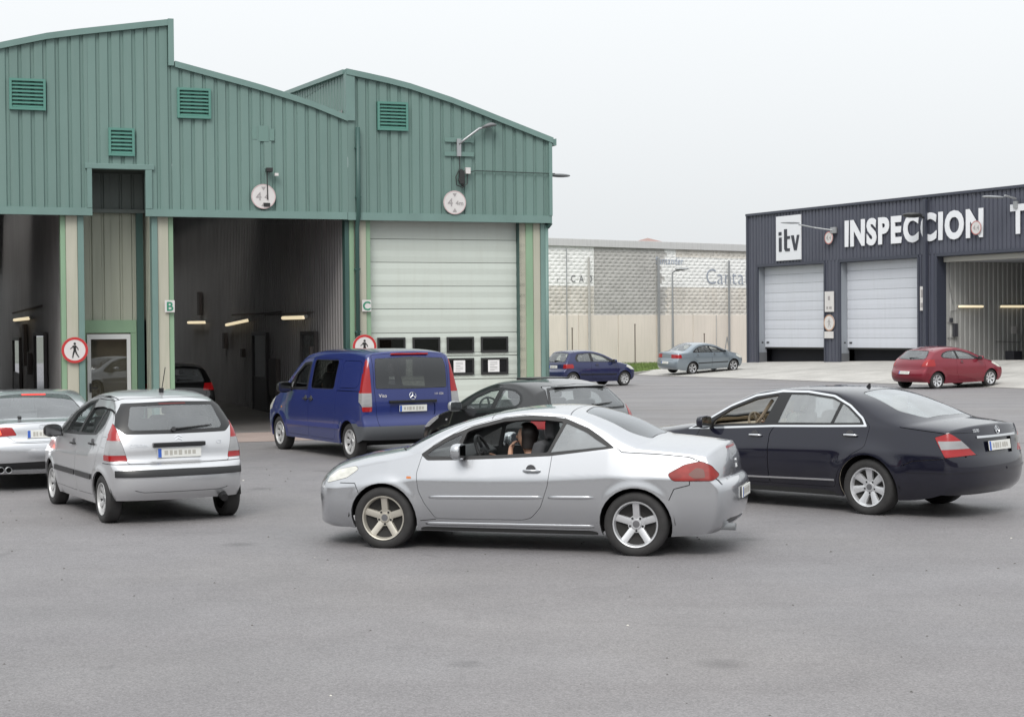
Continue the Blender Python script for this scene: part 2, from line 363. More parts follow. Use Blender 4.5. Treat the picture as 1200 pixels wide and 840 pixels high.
def sheets(u0, u1, zb, zt, step=1.0, m=GRN, name='cladding_sheet', v=-.12):
    u = u0
    while u < u1-1e-6:
        e = min(u+step, u1)
        if u1-e < .12: e = u1
        rib_sheet(name, G, u, e-.003, zb, zt, m, v=v+random.uniform(-.002,.002)); u = e
sheets(-12, -3.42, 4.84, R1); sheets(-3.42, -2.17, 5.74, R1, 1.25); sheets(-2.17, -1.68, 4.84, R1, .5)
sheets(-1.68, 2.2, 4.84, R1b); sheets(2.2, 7.02, 4.84, R2)
# bottom flashings, notch frame, roof edge flashings
b = MB(); b.box(-12,-3.36,-.16,-.02,4.70,4.86); b.box(-2.25,2.17,-.16,-.02,4.70,4.86); b.box(2.18,7.06,-.165,-.02,4.69,4.86); b.build('drip_flashing', TEAL, G)
b = MB(); b.box(-3.46,-3.36,-.17,0,4.86,5.69); b.box(-2.25,-2.11,-.17,0,4.86,5.69); b.box(-3.5,-2.06,-.175,.01,5.69,5.80); b.build('notch_frame', TEAL, G, bevel=.008)
def band(name, pts, h, v0, v1, m):
    vs = []; fs = []
    for i, (a, z) in enumerate(pts):
        vs += [(a,v0,z-h),(a,v0,z+.03),(a,v1,z+.03),(a,v1,z-h)]
    for i in range(len(pts)-1):
        p = i*4; q = p+4
        for k in range(4): fs.append((p+k, q+k, q+(k+1)%4, p+(k+1)%4))
    fs += [(0,1,2,3), tuple(len(vs)-4+k for k in (3,2,1,0))]
    o = MB(); o.add(vs, fs); return o.build(name, m, G)
def rl(f, a0, a1, n=10): return [(a0+(a1-a0)*i/n, f(a0+(a1-a0)*i/n)) for i in range(n+1)]
band('roof_flashing', rl(R1,-12,-1.66,16), .10, -.19, .15, TEAL); band('roof_flashing', rl(R1b,-1.60,2.19), .10, -.19, .15, TEAL); band('roof_flashing', rl(R2,2.17,7.10), .10, -.20, .15, TEAL)
b = MB(); b.box(-1.74,-1.62,-.20,.1,7.93,8.93); b.build('corner_flashing', TEAL, G); b = MB(); b.box(2.15,2.36,-.18,.02,6.9,8.0); b.build('corner_flashing', TEAL, G)
b = MB(); b.box(6.99,7.07,-.18,.1,4.86,6.66); b.build('corner_flashing', TEAL, G)
b = MB(); b.prism([(7.08,6.50),(7.19,6.50),(7.19,6.66),(7.08,6.64)], -.15, 36, 'y'); b.build('gutter', TEAL, G)
# roofs, outer walls, parapet return between the two roofs
def roof(name, f, a0, a1):
    P = rl(f, a0, a1, 12); vs = []; fs = []
    VV = [0,9,20,26,36]
    for a, z in P: vs += [(a,v,z-.02) for v in VV]
    for i in range(len(P)-1):
        for k in range(4):
            if k in (1,2) and i in (3,7): continue          # unglazed roof gaps added out of view to brighten the bays
            fs.append((5*i+k,5*i+5+k,5*i+6+k,5*i+1+k))
    pydata(name, vs, fs, mat('roof_sheet', (.16,.19,.18), .5, metal=.3), G)
roof('roof', R1, -12, -1.66); roof('roof', R1b, -1.66, 2.2); roof('roof', R2, 2.2, 7.04)
rib_sheet('cladding_sheet', G, 0, 36, 6.6, 8.9, GRN, v=-1.66, ax='v+')
rib_sheet('parapet_sheet', G, 0, 36, 6.6, lambda v: 8.0+min(v,9)*.062, GRN, v=2.205, ax='v-', pitch=.28)
vs = []
b = MB(); b.add([(2.12,-.02,7.95),(2.28,-.02,7.95),(2.28,9,8.51),(2.12,9,8.51),(2.12,-.02,8.05),(2.28,-.02,8.05),(2.28,9,8.61),(2.12,9,8.61)], [(0,1,5,4),(1,2,6,5),(2,3,7,6),(3,0,4,7),(4,5,6,7),(0,3,2,1)]); b.build('parapet_flashing', TEAL, G)
rib_sheet('side_cladding', G, 0, 36, 0, 6.62, GRN, v=7.02, ax='v+')
rib_sheet('side_cladding', G, 0, 36, 0, 6.6, GRN, v=-12, ax='v-')
for u0, u1, z0 in ((-12,-8.0,0),(-8.0,-3.9,4.8),(-3.9,-1.7,0),(-1.7,2.2,4.8),(2.2,7.02,0)): rib_sheet('rear_cladding', G, u0, u1, z0, 8.9 if u1 < 2.1 else 7.9, GRY, v=36)   # bays are open at the far end
# bay walls
rib_sheet('bay_wall', G, .32, 36, 0, 7.2, GRY, v=2.19, ax='v-', pitch=.26, groove=.10, wall=.015, dep=.07)
rib_sheet('bay_wall', G, .32, 36, 0, 8.4, GRY, v=-3.93, ax='v-', pitch=.26, groove=.10, wall=.015, dep=.07)
rib_sheet('bay_wall', G, .32, 36, 0, 8.4, GRY, v=-1.72, ax='v+', pitch=.26, groove=.10, wall=.015, dep=.07)
rib_sheet('bay_wall', G, .32, 36, 0, 7.2, GRY, v=-8.0, ax='v+', pitch=.26, groove=.10, wall=.015, dep=.07)
# columns: cream pressed faces with green edges
def column(a0, parts):
    b = MB(); b.box(parts[0][0]+.01, parts[-1][1]-.01, .05, .34, 0, 4.75); c = b.build('column', CRM, G)
    for k, (x0, x1, m, v) in enumerate(parts):
        d = MB(); d.box(x0+.002, x1-.002, v, .3, 0, 4.74-.004*k); d.build('column_face', m, c, bevel=.006)
column(0, [(-4.01,-3.90,LGR,.03),(-3.90,-3.66,CRM,.0),(-3.66,-3.53,TEAL,-.03)])
column(0, [(-2.12,-1.99,TEAL,-.03),(-1.99,-1.76,CRM,0),(-1.76,-1.65,LGR,.03)])
column(0, [(2.15,2.25,DGR,.04),(2.25,2.36,LGR,.02),(2.36,2.46,CRM,.05),(2.46,2.63,CRM,0),(2.63,2.74,LGR,.03)])
column(0, [(6.31,6.47,DGR,.05),(6.47,6.65,LGR,.02),(6.65,6.82,CRM,0),(6.82,6.93,TEAL,-.03)])
column(0, [(-8.6,-8.4,LGR,.02),(-8.4,-8.0,CRM,0)])
# rain pipes
b = MB(); b.tube([(2.41,-.21,6.75),(2.41,-.21,4.78),(2.41,-.10,4.62),(2.41,-.06,4.5),(2.41,-.06,.1)], .05, 10); dp = b.build('downpipe', DGR, G, smooth=True)
for z in (6.3,5.2,3.6,2.2): c = MB(); c.box(2.35,2.47,-.24 if z > 4.8 else -.10,-.10 if z > 4.8 else .06,z-.02,z+.02); c.build('bracket', DGR, dp)
b = MB(); b.tube([(6.97,-.02,4.66),(6.97,-.02,.1)], .045, 10); b.build('downpipe', TEAL, G, smooth=True)
b = MB(); b.tube([(7.05,-.1,4.70),(6.99,-.03,4.6)], .055, 8); b.build('gutter_spout', DGR, G)
# recess with glazed personnel door
b = MB(); b.box(-3.53,-2.0,0,1.4,5.72,5.78); b.build('recess_ceiling', mat('dark_soffit', (.06,.075,.07), .8), G)
for a0, a1 in ((-3.5,-2.85),(-2.85,-2.10)):
    rib_sheet('recess_sheet', G, a0, a1-.003, 2.50, 4.86, SAGE, v=1.20, pitch=.26, groove=.03)
    rib_sheet('recess_sheet', G, a0, a1-.003, 4.92, 5.74, mat('shaded_notch_sheet', (.15,.175,.165), .6), v=1.17, pitch=.26, groove=.03)  # upper sheet darkened: the shade of the notch is in its colour
b = MB(); b.box(-3.5,-2.12,1.06,1.2,4.85,4.93); b.build('recess_ledge', mat('shaded_notch_sheet'), G)
rib_sheet('recess_sheet', G, .3, 1.2, 0, 5.74, SAGE, v=-2.10, ax='v-', pitch=.26, groove=.03)
b = MB(); b.box(-2.31,-2.16,1.08,1.19,0,4.85); b.build('recess_corner_trim', DGR, G)
rib_sheet('recess_sheet', G, .34, 1.2, 0, 5.74, SAGE, v=-3.53, ax='v+', pitch=.26, groove=.03)
b = MB(); b.box(-3.5,-2.32,1.13,1.26,2.22,2.50); b.box(-2.45,-2.32,1.12,1.26,0,2.215); b.box(-3.5,-3.40,1.14,1.26,0,2.215); b.build('door_surround', LGR, G)
WHT = mat('white_frame', (.62,.63,.63), .45); GLD = glass('dark_reflecting_glass', (.62,.62,.60), 1.9)
X0_, X1_ = -3.39, -2.46
b = MB(); b.box(X0_,X0_+.08,1.08,1.16,0,2.19); b.box(X1_-.08,X1_,1.08,1.16,0,2.19); b.box(X0_+.08,X1_-.08,1.08,1.16,2.08,2.19); b.box(X0_+.08,X1_-.08,1.08,1.16,0,.12); dr = b.build('personnel_door', WHT, G)
b = MB(); b.box(X0_+.08,X1_-.08,1.115,1.125,.12,2.08); b.build('pane', GLD, dr)
b = MB(); b.box(X0_+.06,X0_+.21,1.02,1.05,1.0,1.03); b.box(X0_+.04,X0_+.08,1.05,1.08,.92,1.12); b.build('handle', mat('black_plastic', (.02,.02,.02), .4), dr)
b = MB(); b.box(X0_,X1_,1.28,1.32,0,2.4); b.build('pane_backing', mat('reflected_beige', (.62,.57,.47), .8), G)  # board behind the door glass, coloured as the beige reflection in it
# sectional door, bay C
SD = empty('sectional_door'); SD.parent = G
DWH = mat('door_panel_paint', (.52,.565,.52), .5, noise=(1,.04,(.3,1,3)), streak=((.47,.50,.45),.4), rand=.02)
def sdoor(parent, x0, x1, zs, v, m, ribs=2):
    for i in range(len(zs)-1):
        z0, z1 = zs[i]+.006, zs[i+1]-.006; n = ribs*2; vs = []; fs = []
        for k in range(n+1):
            z = z0+(z1-z0)*k/n; d = v+(0 if k % 2 == 0 else -.008)
            vs += [(x0,d,z),(x1,d,z)]
        for k in range(n): fs.append((2*k,2*k+1,2*k+3,2*k+2))
        e = len(vs); vs += [(x0,v+.04,z0),(x1,v+.04,z0),(x0,v+.04,z1),(x1,v+.04,z1)]
        fs += [(0,e,e+1,1),(2*n,2*n+1,e+3,e+2)]
        pydata('door_panel', vs, fs, m, parent)
bpy.data.objects.remove(SD)
b = MB(); b.box(2.70,6.36,.30,.34,0,4.9); SD = b.build('sectional_door', mat('door_back', (.2,.21,.2), .7), G)
sdoor(SD, 2.74, 6.31, [0.02,.55,1.08,1.18,1.62,1.70,2.16,2.71,3.23,3.77,4.30,4.86], .25, DWH)
ZW = [(1.70,2.06),(1.19,1.57)]
BLK = mat('black_plastic'); WG = glass('door_window_glass', (.25,.26,.26), 1.5)
for (z0, z1) in ZW:
    for (x0, x1) in ((2.93,3.59),(3.76,4.42),(4.58,5.24),(5.41,6.08)):
        f = MB(); f.box(x0,x1,.205,.235,z0,z0+.045); f.box(x0,x1,.205,.235,z1-.045,z1); f.box(x0,x0+.045,.205,.235,z0+.045,z1-.045); f.box(x1-.045,x1,.205,.235,z0+.045,z1-.045)
        fo = f.build('door_window', BLK, SD)
        g = MB(); g.box(x0+.045,x1-.045,.216,.222,z0+.045,z1-.045); g.build('pane', WG, SD)
        g = MB(); g.box(x0+.045,x1-.045,.2335,.236,z0+.045,z1-.045); g.build('window_back', mat('dark_inside', (.05,.048,.046), .8, noise=(4,.4,(1,1,1))), SD)
for x0 in (4.74,5.58):
    f = MB(); f.box(x0,x0+.28,.211,.2135,1.24,1.52); nt_ = tag(f.build('paper_notice', mat('paper', (.72,.72,.72), .8)), 'white paper notice taped '+('second from the outer column' if x0 < 5 else 'nearest the outer column')+' in a door window of bay C', 'notice', 'paper notices on the bay door')
    nt_.matrix_world = G.matrix_world
    nt_.location = P1; nt_.rotation_euler = (0,0,TH1)
    l = MB()
    for k in range(6): l.box(x0+.05,x0+.05+(.18 if k % 3 else .11),.2095,.2108,1.275+k*.037,1.285+k*.037)
    l.build('print_lines', mat('grey_print', (.25,.25,.25), .8), nt_)
# louvred vents
LV = mat('vent_green', (.085,.225,.185), .45)
def vent(a0, a1, z0, z1, n):
    f = MB(); t = .05
    f.box(a0,a1,-.19,-.10,z0,z0+t); f.box(a0,a1,-.19,-.10,z1-t,z1); f.box(a0,a0+t,-.19,-.10,z0+t,z1-t); f.box(a1-t,a1,-.19,-.10,z0+t,z1-t)
    fo = f.build('vent', LV, G); d = MB(); d.box(a0+t,a1-t,-.115,-.10,z0+t,z1-t); d.build('vent_back', mat('vent_dark', (.012,.02,.018), .9), fo)
    for k in range(n):
        z = z0+t+(z1-z0-2*t)*(k+.5)/n; h = (z1-z0-2*t)/n*.55
        s = MB(); s.add([(a0+t,-.185,z-h*.65),(a1-t,-.185,z-h*.65),(a1-t,-.13,z+h*.6),(a0+t,-.13,z+h*.6),(a0+t,-.18,z-h*.65-.012),(a1-t,-.18,z-h*.65-.012)], [(0,1,2,3),(0,4,5,1),(4,3,2,5)])
        s.build('slat', LV, fo)
vent(-5.01,-4.28,6.87,7.52,7); vent(-3.01,-2.47,5.97,6.56,6); vent(-1.56,-.84,6.82,7.47,7); vent(2.88,3.59,6.71,7.35,7)
# bay interior fittings: doors and windows in the partitions
GLI = glass('partition_glass', (.75,.76,.76), 1.9)
def wall_door(a, v0, v1, z0, z1, zg0, m_frame, nm='bay_door', solid=None):
    f = MB(); t = .09
    f.box(a-.09,a-.01,v0,v0+t,z0,z1); f.box(a-.09,a-.01,v1-t,v1,z0,z1); f.box(a-.09,a-.01,v0+t,v1-t,z1-t,z1)
    if zg0 > z0: f.box(a-.07,a-.01,v0+t,v1-t,z0,zg0)
    d = f.build(nm, m_frame, G); g = MB(); g.box(a-.05,a-.045,v0+t,v1-t,max(zg0,z0),z1-t); g.build('pane', GLI, d)
    g = MB(); g.box(a-.03,a-.02,v0+t,v1-t,max(zg0,z0),z1-t); g.build('backing', mat('reflected_white', (.70,.71,.69), .7), d)  # white reflection on the pane is put into this backing's colour
DKF = mat('dark_frame', (.045,.04,.04), .5)
wall_door(2.16, 8.7, 10.8, 0, 2.2, .95, DKF); wall_door(2.16, 2.8, 4.4, 0, 2.22, .95, DKF); wall_door(-3.96, 5.0, 9.0, 0, 2.25, .75, DKF); wall_door(-3.96, 16, 20, 0, 2.1, 1.0, DKF)
def tube_light(a, v0, v1, z0, z1, lab):
    d = (Vector((a,v1,z1))-Vector((a,v0,z0)))
    b = MB(); b.tube([(a,v0,z0),(a,v1,z1)], .045, 8); o = b.build('fluorescent_tube', mat('tube_glow', (.9,.85,.7), .5, emit=(1,.84,.55), es=.6))
    o.location = P1; o.rotation_euler = (0,0,TH1); tag(o, lab, 'light')
    c = MB(); c.tube([(a+.06,v0-.05,z0+.02),(a+.06,v1+.05,z1+.02)], .05, 6); c.build('fitting', mat('pale_fitting', (.4,.4,.38), .5), o)
tube_light(2.02, 3.75, 6.2, 2.56, 2.57, 'fluorescent tube in bay B closest to the opening')
tube_light(2.02, 11.1, 14.6, 2.55, 2.44, 'tilted middle fluorescent tube on the ribbed wall of bay B')
tube_light(2.02, 18.7, 22.3, 2.55, 2.57, 'deepest fluorescent tube in bay B glowing on the wall')
tube_light(-4.1, 10.0, 17.4, 2.63, 2.65, 'fluorescent tube on the wall of the bay beside the pedestrian door')
DBX = mat('dull_box', (.10,.085,.08), .6)
for a, v, z, w, h in ((2.16,15.2,1.95,.35,.5),(2.16,7.3,1.0,1.0,1.0),(2.16,12.2,1.6,.3,.25),(2.16,3.2,1.7,.16,.3),(2.16,20,3.2,.5,.8),(-3.96,13,1.9,.8,1.2),(-3.96,11,1.4,.5,.6)):
    b = MB(); b.box(a-.11,a,v,v+w,z-h/2,z+h/2); b.build('wall_box', DBX, G, bevel=.01)
for a, v0, v1, z, r in ((2.1,6.8,14,2.74,.03),(2.1,3.0,9.0,2.68,.02),(-4.02,6,20,2.9,.03)):
    b = MB(); b.tube([(a,v0,z),(a,v1,z)], r, 6); b.build('conduit', DBX, G)
# ---- things fixed on the green hall
def on1(o): o.location = P1; o.rotation_euler = (0,0,TH1); return o
SGW = mat('sign_white', (.60,.58,.57), .5, noise=(6,.05,(1,1,1))); SGR = mat('sign_red', (.45,.03,.03), .45); SGB = mat('sign_black', (.015,.015,.015), .5); PINK = mat('faded_pink', (.52,.40,.40), .55)
def round_sign(name, c, r, v, ring, label, rw=.16, grp=None):
    b = MB(); b.lathe([(0,-.004),(r,-.004),(r,.012),(0,.012)], 40, 'y', (c[0],v,c[1])); o = on1(b.build(name, SGW)); tag(o, label, 'sign', grp)
    b = MB(); b.lathe([(r*(1-rw),-.007),(r*.995,-.007),(r*.995,-.0045),(r*(1-rw),-.0045)], 40, 'y', (c[0],v,c[1]), closed=True); b.build('border', ring, o)
    return o
for a, lab, dx in ((.28,'faded round height limit sign above bay B',0),(4.67,'faded round height limit sign above bay C',0)):
    o = round_sign('height_sign', (a,5.17 if a < 1 else 5.12), .27, -.19, PINK, lab, .08)
    z = 5.17 if a < 1 else 5.12
    text_mesh('numerals', '4', .26, mat('faded_print', (.32,.30,.30), .6), o, (a-.17,-.2,z-.085), ext=.002)
    text_mesh('numerals', '4m' if a > 1 else '4', .15, mat('faded_print'), o, (a+.02,-.2,z-.06), ext=.002)
    b = MB(); b.prism([(a-.05,z+.21),(a+.05,z+.21),(a,z+.13)], -.2, -.196, 'y'); b.prism([(a-.05,z-.21),(a+.05,z-.21),(a,z-.13)], -.2, -.196, 'y'); b.build('arrow', mat('faded_print'), o)
def walker(o, c, s, v, m=SGB):
    b = MB(); x, z = c
    def bar(p, q, w0, w1):
        p = Vector(p); q = Vector(q); d = (q-p).normalized(); n = Vector((-d.y, d.x))
        b.prism([(x+s*(p+n*w0).x, z+s*(p+n*w0).y),(x+s*(p-n*w0).x, z+s*(p-n*w0).y),(x+s*(q-n*w1).x, z+s*(q-n*w1).y),(x+s*(q+n*w1).x, z+s*(q+n*w1).y)], v, v+.003, 'y')
    bar((-.02,.42),(.0,-.05),.13,.10); bar((.05,.40),(.26,.15),.06,.04); bar((.26,.17),(.30,-.02),.04,.03); bar((-.1,.40),(-.24,.22),.06,.04); bar((-.24,.24),(-.40,.10),.04,.03)
    bar((.03,0),(.16,-.35),.08,.06); bar((.15,-.32),(.36,-.66),.06,.04); bar((-.03,0),(-.14,-.36),.08,.06); bar((-.13,-.33),(-.20,-.70),.06,.045)
    b.lathe([(0,v),(.11*s,v),(.11*s,v+.003),(0,v+.003)], 14, 'y', (x,0,z+.58*s)); b.build('walking_figure', m, o)
o = round_sign('no_entry_sign', (-3.75,1.86), .275, -.07, SGR, 'red ringed no pedestrians sign beside the glazed door', .2); walker(o, (-3.75,1.86), .235, -.08)
o = round_sign('no_entry_sign', (2.52,1.86), .275, -.20, SGR, 'red ringed no pedestrians sign below the letter C, behind a blue van', .2); walker(o, (2.52,1.86), .235, -.21)
for a, s in ((-1.86,'B'),(2.51,'C')):
    b = MB(); b.box(a,a+.21,-.06,-.04,2.65,2.91); o = on1(b.build('bay_letter_sign', SGW, bevel=.004)); tag(o, 'small white plate with green letter %s on a column' % s, 'sign')
    text_mesh('letter', s, .27, mat('letter_green', (.03,.22,.13), .5), o, (a+.105,-.0635,2.685), ext=.002, off=.006, align='CENTER')
# floodlight arm on bay C and stub of another at the corner
STL = mat('galvanised', (.36,.37,.38), .4, metal=.5); PAT = mat('patch_green', (.135,.225,.20), .5)
def lamp_arm(name, o_loc, rz, base, L_, rise, label):
    e = empty(name, o_loc, rz, label, 'lamp')
    x, v, z = base
    b = MB(); b.box(x-.05,x+.05,v-.05,v,z-.28,z+.12); b.build('mounting_plate', STL, e, bevel=.006)
    b = MB(); b.tube([(x,v-.03,z),(x+.12,v-.07,z+.10),(x+L_*.55,v-.10,z+rise*.75),(x+L_*.75,v-.10,z+rise*.85)], .028, 8); b.build('arm', STL, e, smooth=True)
    b = MB(); n = 10; vs = []; fs = []
    for i in range(n+1):
        t = i/n; w = .13*math.sin(PI*min(max(t*.92+.06,0),1))**.6; hgt = .07*math.sin(PI*(t*.9+.07))
        cx = x+L_*(.62+.42*t); cz = z+rise*(.80+.16*t)
        vs += [(cx,v-.10-w,cz),(cx,v-.10-w*.7,cz+hgt),(cx,v-.10+w*.7,cz+hgt),(cx,v-.10+w,cz),(cx,v-.10,cz-.025)]
    for i in range(n):
        for k in range(5): fs.append((i*5+k,i*5+(k+1)%5,(i+1)*5+(k+1)%5,(i+1)*5+k))
    fs += [(4,3,2,1,0), tuple(n*5+k for k in range(5))]
    b.add(vs, fs); b.build('lamp_head', mat('lamp_grey', (.16,.165,.17), .45), e, smooth=True)
    return e
e = lamp_arm('flood_lamp', P1, TH1, (4.78,-.17,6.45), .85, .48, 'grey cobra-head lamp on an arm above the bay C sign')
b = MB(); b.box(4.45,5.15,-.165,-.155,6.50,6.60); b.box(4.45,5.15,-.165,-.155,6.18,6.28); b.build('backing_bar', PAT, e)
b = MB(); b.box(4.93,5.04,-.25,-.16,5.78,5.92); b.build('junction_box', mat('sign_white'), e)
b = MB(); b.tube([(4.80,-.18,6.2),(4.80,-.19,5.9),(4.70,-.2,5.7),(4.72,-.2,5.52),(4.86,-.2,5.46),(4.97,-.2,5.56),(4.98,-.2,5.78)], .012, 6); b.tube([(4.84,-.2,5.88),(4.78,-.21,5.62),(4.88,-.2,5.5)], .03, 6); b.box(4.78,4.9,-.24,-.17,5.55,5.85); b.build('cable_loop', BLK, e)
b = MB(); b.tube([(5.04,-.17,5.83),(5.2,-.17,5.86),(6.0,-.168,5.85),(7.14,-.168,5.84)], .012, 6); b.build('cable', mat('dark_cable', (.04,.06,.055), .6), e)
e = empty('flood_lamp', W1(7.2,1.0,5.85), TH1, 'dark lamp head poking out past the corner of the green hall', 'lamp')
b = MB(); b.tube([(0,0,0),(.25,0,.05)], .03, 8); b.build('arm', STL, e); b = MB(); b.sphere((.52,0,.07), (.28,.11,.045)); b.build('lamp_head', mat('lamp_grey'), e, smooth=True)
e = empty('camera_bracket', P1, TH1, 'small dark camera on a thin rod above the bay B sign', 'camera')
b = MB(); b.tube([(.36,-.2,5.75),(.37,-.21,5.1)], .012, 6); b.build('rod', BLK, e)
b = MB(); b.box(.33,.47,-.32,-.16,5.70,5.79); b.build('camera_body', BLK, e, bevel=.01); b = MB(); b.box(.52,.6,-.28,-.2,5.62,5.68); b.build('camera_cap', mat('sign_white'), e)
b = MB(); b.box(.28,.42,-.212,-.20,4.95,5.03); b.build('clip', BLK, e)
b = MB(); b.box(.06,.16,-.128,-.121,6.42,6.7); b.box(.2,.42,-.128,-.121,6.38,6.72); b.box(.44,.55,-.128,-.121,6.40,6.66); b.build('repaired_patch', PAT, G)
# ================================================================== dark hall (right)
H = empty('inspection_hall', P2, TH2, 'dark blue-grey ribbed inspection hall with big white roof lettering', 'building')
NAV = mat('slate_cladding', (.068,.073,.098), .45, noise=(.6,.08,(1,1,.4)), streak=((.085,.09,.112),.5)); NAVD = mat('slate_trim', (.045,.05,.07), .4)
DOR = mat('pale_grey_door', (.56,.58,.63), .5, streak=((.50,.515,.55),.35), rand=.015); JMB = mat('grey_jamb', (.26,.28,.31), .55, streak=((.19,.2,.22),.5))
def on2(o): o.location = P2; o.rotation_euler = (0,0,TH2); return o
def sheets_h(u0, u1, zb, zt, step=1.0, v=0):
    u = u0
    while u < u1-1e-6:
        e = min(u+step, u1)
        if u1-e < .2: e = u1
        rib_sheet('cladding_sheet', H, u, e-.003, zb, zt, NAV, v=v+random.uniform(-.002,.002), pitch=.26, groove=.06, wall=.02, dep=.04); u = e
sheets_h(-6.2, 24, 5.50, 8.10)
for u0, u1 in ((-6.2,-5.36),(-.05,1.05),(6.45,7.60),(13.9,15.0),(20.5,21.6)): sheets_h(u0, u1, -.05, 5.50)
b = MB(); b.box(-6.25,24,-.10,.25,8.08,8.20); b.build('roof_edge', NAVD, H); b = MB(); b.box(-6.27,-6.13,-.05,.12,-.05,8.08); b.build('corner_flashing', NAVD, H)
for u0, u1 in ((-5.36,-.05),(1.05,6.45),(7.60,13.9),(15,20.5)):
    b = MB(); b.box(u0-.02,u1+.02,-.05,.10,5.38,5.52); b.build('lintel_flashing', NAVD, H)
    b = MB(); b.box(u0-.06,u0+.05,-.05,.04,-.05,5.38); b.build('jamb_trim', NAVD, H); b = MB(); b.box(u1-.05,u1+.06,-.05,.04,-.05,5.38); b.build('jamb_trim', NAVD, H)
    b = MB(); b.box(u0-.01,u0+.03,.04,.55,.95 if u0 < 7 else 0,5.4); b.build('reveal', JMB if u0 < 7 else NAVD, H)
    if u0 < 7: b = MB(); b.box(u0-.01,u0+.032,.04,.55,-.05,.95); b.build('reveal_base', mat('grey_plinth', (.12,.125,.135), .6), H)
    b = MB(); b.box(u0,u1,.05,.6,5.36,5.42); b.build('soffit', NAVD, H)
b = MB(); b.box(6.94,7.12,-.22,-.06,.3,8.0); b.build('cable_duct', NAVD, H, bevel=.01)
for u0, u1 in ((-5.36,-.05),(1.05,6.45)):
    b = MB(); b.box(u0+.03,u1-.02,.50,.52,1.22,5.4); d = b.build('sectional_door', mat('door_back'), H)
    n = 9; zs = [1.22+(5.42-1.22)*k/n for k in range(n+1)]; sdoor(d, u0+.04, u1-.02, zs, .44, DOR, 1)
    b = MB(); b.box(u0+.20,u0+.38,.40,.44,1.43,1.50); b.build('handle', BLK, d)
    b = MB(); b.box(u0+.02,u0+.03+.01,.22,.32,1.43,1.50); b.build('latch', BLK, H)
    b = MB(); b.box(u0+.05,u1,.44,.50,1.14,1.22); b.build('rubber_seal', BLK, d)
    b = MB(); b.box(u0+.02,u1-.02,.9,.95,-.05,1.4); b.build('dark_gap', mat('dark_navy_gap', (.012,.013,.018), .8), H)
# open bay 3: interior
LGW = mat('pale_grey_cladding', (.42,.42,.41), .5, metal=.15, noise=(1,.08,(1,1,.4)))
rib_sheet('bay_wall', H, .55, 30, .5, 7.5, LGW, v=7.62, ax='v+', pitch=.30, groove=.07, wall=.03, dep=.05)
rib_sheet('bay_wall', H, .1, 30, .0, 7.5, LGW, v=13.9, ax='v-', pitch=.30, groove=.07, wall=.03, dep=.05)
rib_sheet('rear_wall', H, -6.2, 24, 0, 8, LGW, v=30); rib_sheet('side_cladding', H, .1, 30, -.1, 8.1, NAV, v=-6.18, ax='v-'); rib_sheet('side_cladding', H, .1, 30, 0, 8.1, NAV, v=24, ax='v+')
b = MB(); b.box(-6.15,23.95,.2,30,7.9,7.98); b.build('roof', mat('roof_sheet'), H)
b = MB(); b.box(7.66,13.85,.35,.6,5.12,5.36); b.build('raised_door_edge', mat('pale_beam', (.42,.41,.38), .6), H, bevel=.03)
b = MB(); b.box(7.70,13.8,.6,5.6,5.16,5.20); b.build('raised_door', DOR, H)
for v0, v1, lb in ((1.25,2.75,'fluorescent tube nearest the opening inside the open grey bay'),(3.9,5.4,'second fluorescent tube deeper inside the open grey bay')):
    b = MB(); b.tube([(7.72,v0,3.12),(7.72,v1,3.12)], .05, 8); o = on2(b.build('fluorescent_tube', mat('tube_glow'))); tag(o, lb, 'light')
    c = MB(); c.tube([(7.66,v0-.05,3.17),(7.66,v1+.05,3.17)], .05, 6); c.build('fitting', mat('pale_fitting'), o)
b = MB(); b.box(7.63,7.78,.92,1.12,1.75,2.35); b.box(7.63,7.75,.75,.85,2.4,2.6); b.build('control_box', mat('dark_control', (.05,.05,.06), .5), H)
b = MB(); b.tube([(7.66,.6,1.7),(7.66,1.0,1.7)], .02, 6); b.tube([(7.66,.6,2.4),(7.66,.8,2.42),(7.66,.8,2.9),(7.66,1.2,2.95)], .018, 6); b.tube([(7.66,.95,3.2),(7.66,.7,4.2),(7.66,.75,5.3)], .018, 6); b.tube([(7.66,3.6,1.5),(7.66,5.2,1.45),(7.66,5.4,2.1)], .02, 6); b.build('conduit', mat('dull_conduit', (.22,.22,.22), .6), H)
b = MB(); b.box(7.68,8.2,4.2,4.75,.62,1.05); o = on2(b.build('tool_trolley', mat('dark_control'), bevel=.02)); tag(o, 'low dark tool chest standing against the wall in the open bay', 'tool chest')
b = MB(); b.box(7.63,7.70,4.65,4.95,1.85,2.2); b.build('paper_holder', mat('sign_white'), H)
# lettering
WLT = mat('white_letters', (.74,.75,.78), .5)
def letters(s, u0, u1, z0, z1, off=.03):
    probe = [text_mesh('probe', c, 1.0, None, None, off=off) for c in s]
    ws = []; hs = []
    for p in probe:
        xs = [v.co.x for v in p.data.vertices]; ys = [v.co.y for v in p.data.vertices]; ws.append((min(xs),max(xs))); hs.append((min(ys),max(ys)))
        me = p.data; bpy.data.objects.remove(p); bpy.data.meshes.remove(me)
    sz = (z1-z0)/(hs[0][1]-hs[0][0])
    gap = .085; tot = sum(b_-a_ for a_, b_ in ws)+gap*(len(s)-1); sx = (u1-u0)/(tot*sz)
    u = u0
    for c, (a_, b_) in zip(s, ws):
        o = text_mesh('letter', c, sz, WLT, H, (u-a_*sz*sx, -.065, z0), sx=sx, ext=.02, off=off*sz*.9); u += (b_-a_+gap)*sz*sx
letters('INSPECCION', 1.50, 10.5, 6.17, 7.46, .05); letters('TECNICA', 12.05, 18.4, 6.2, 7.48, .05)
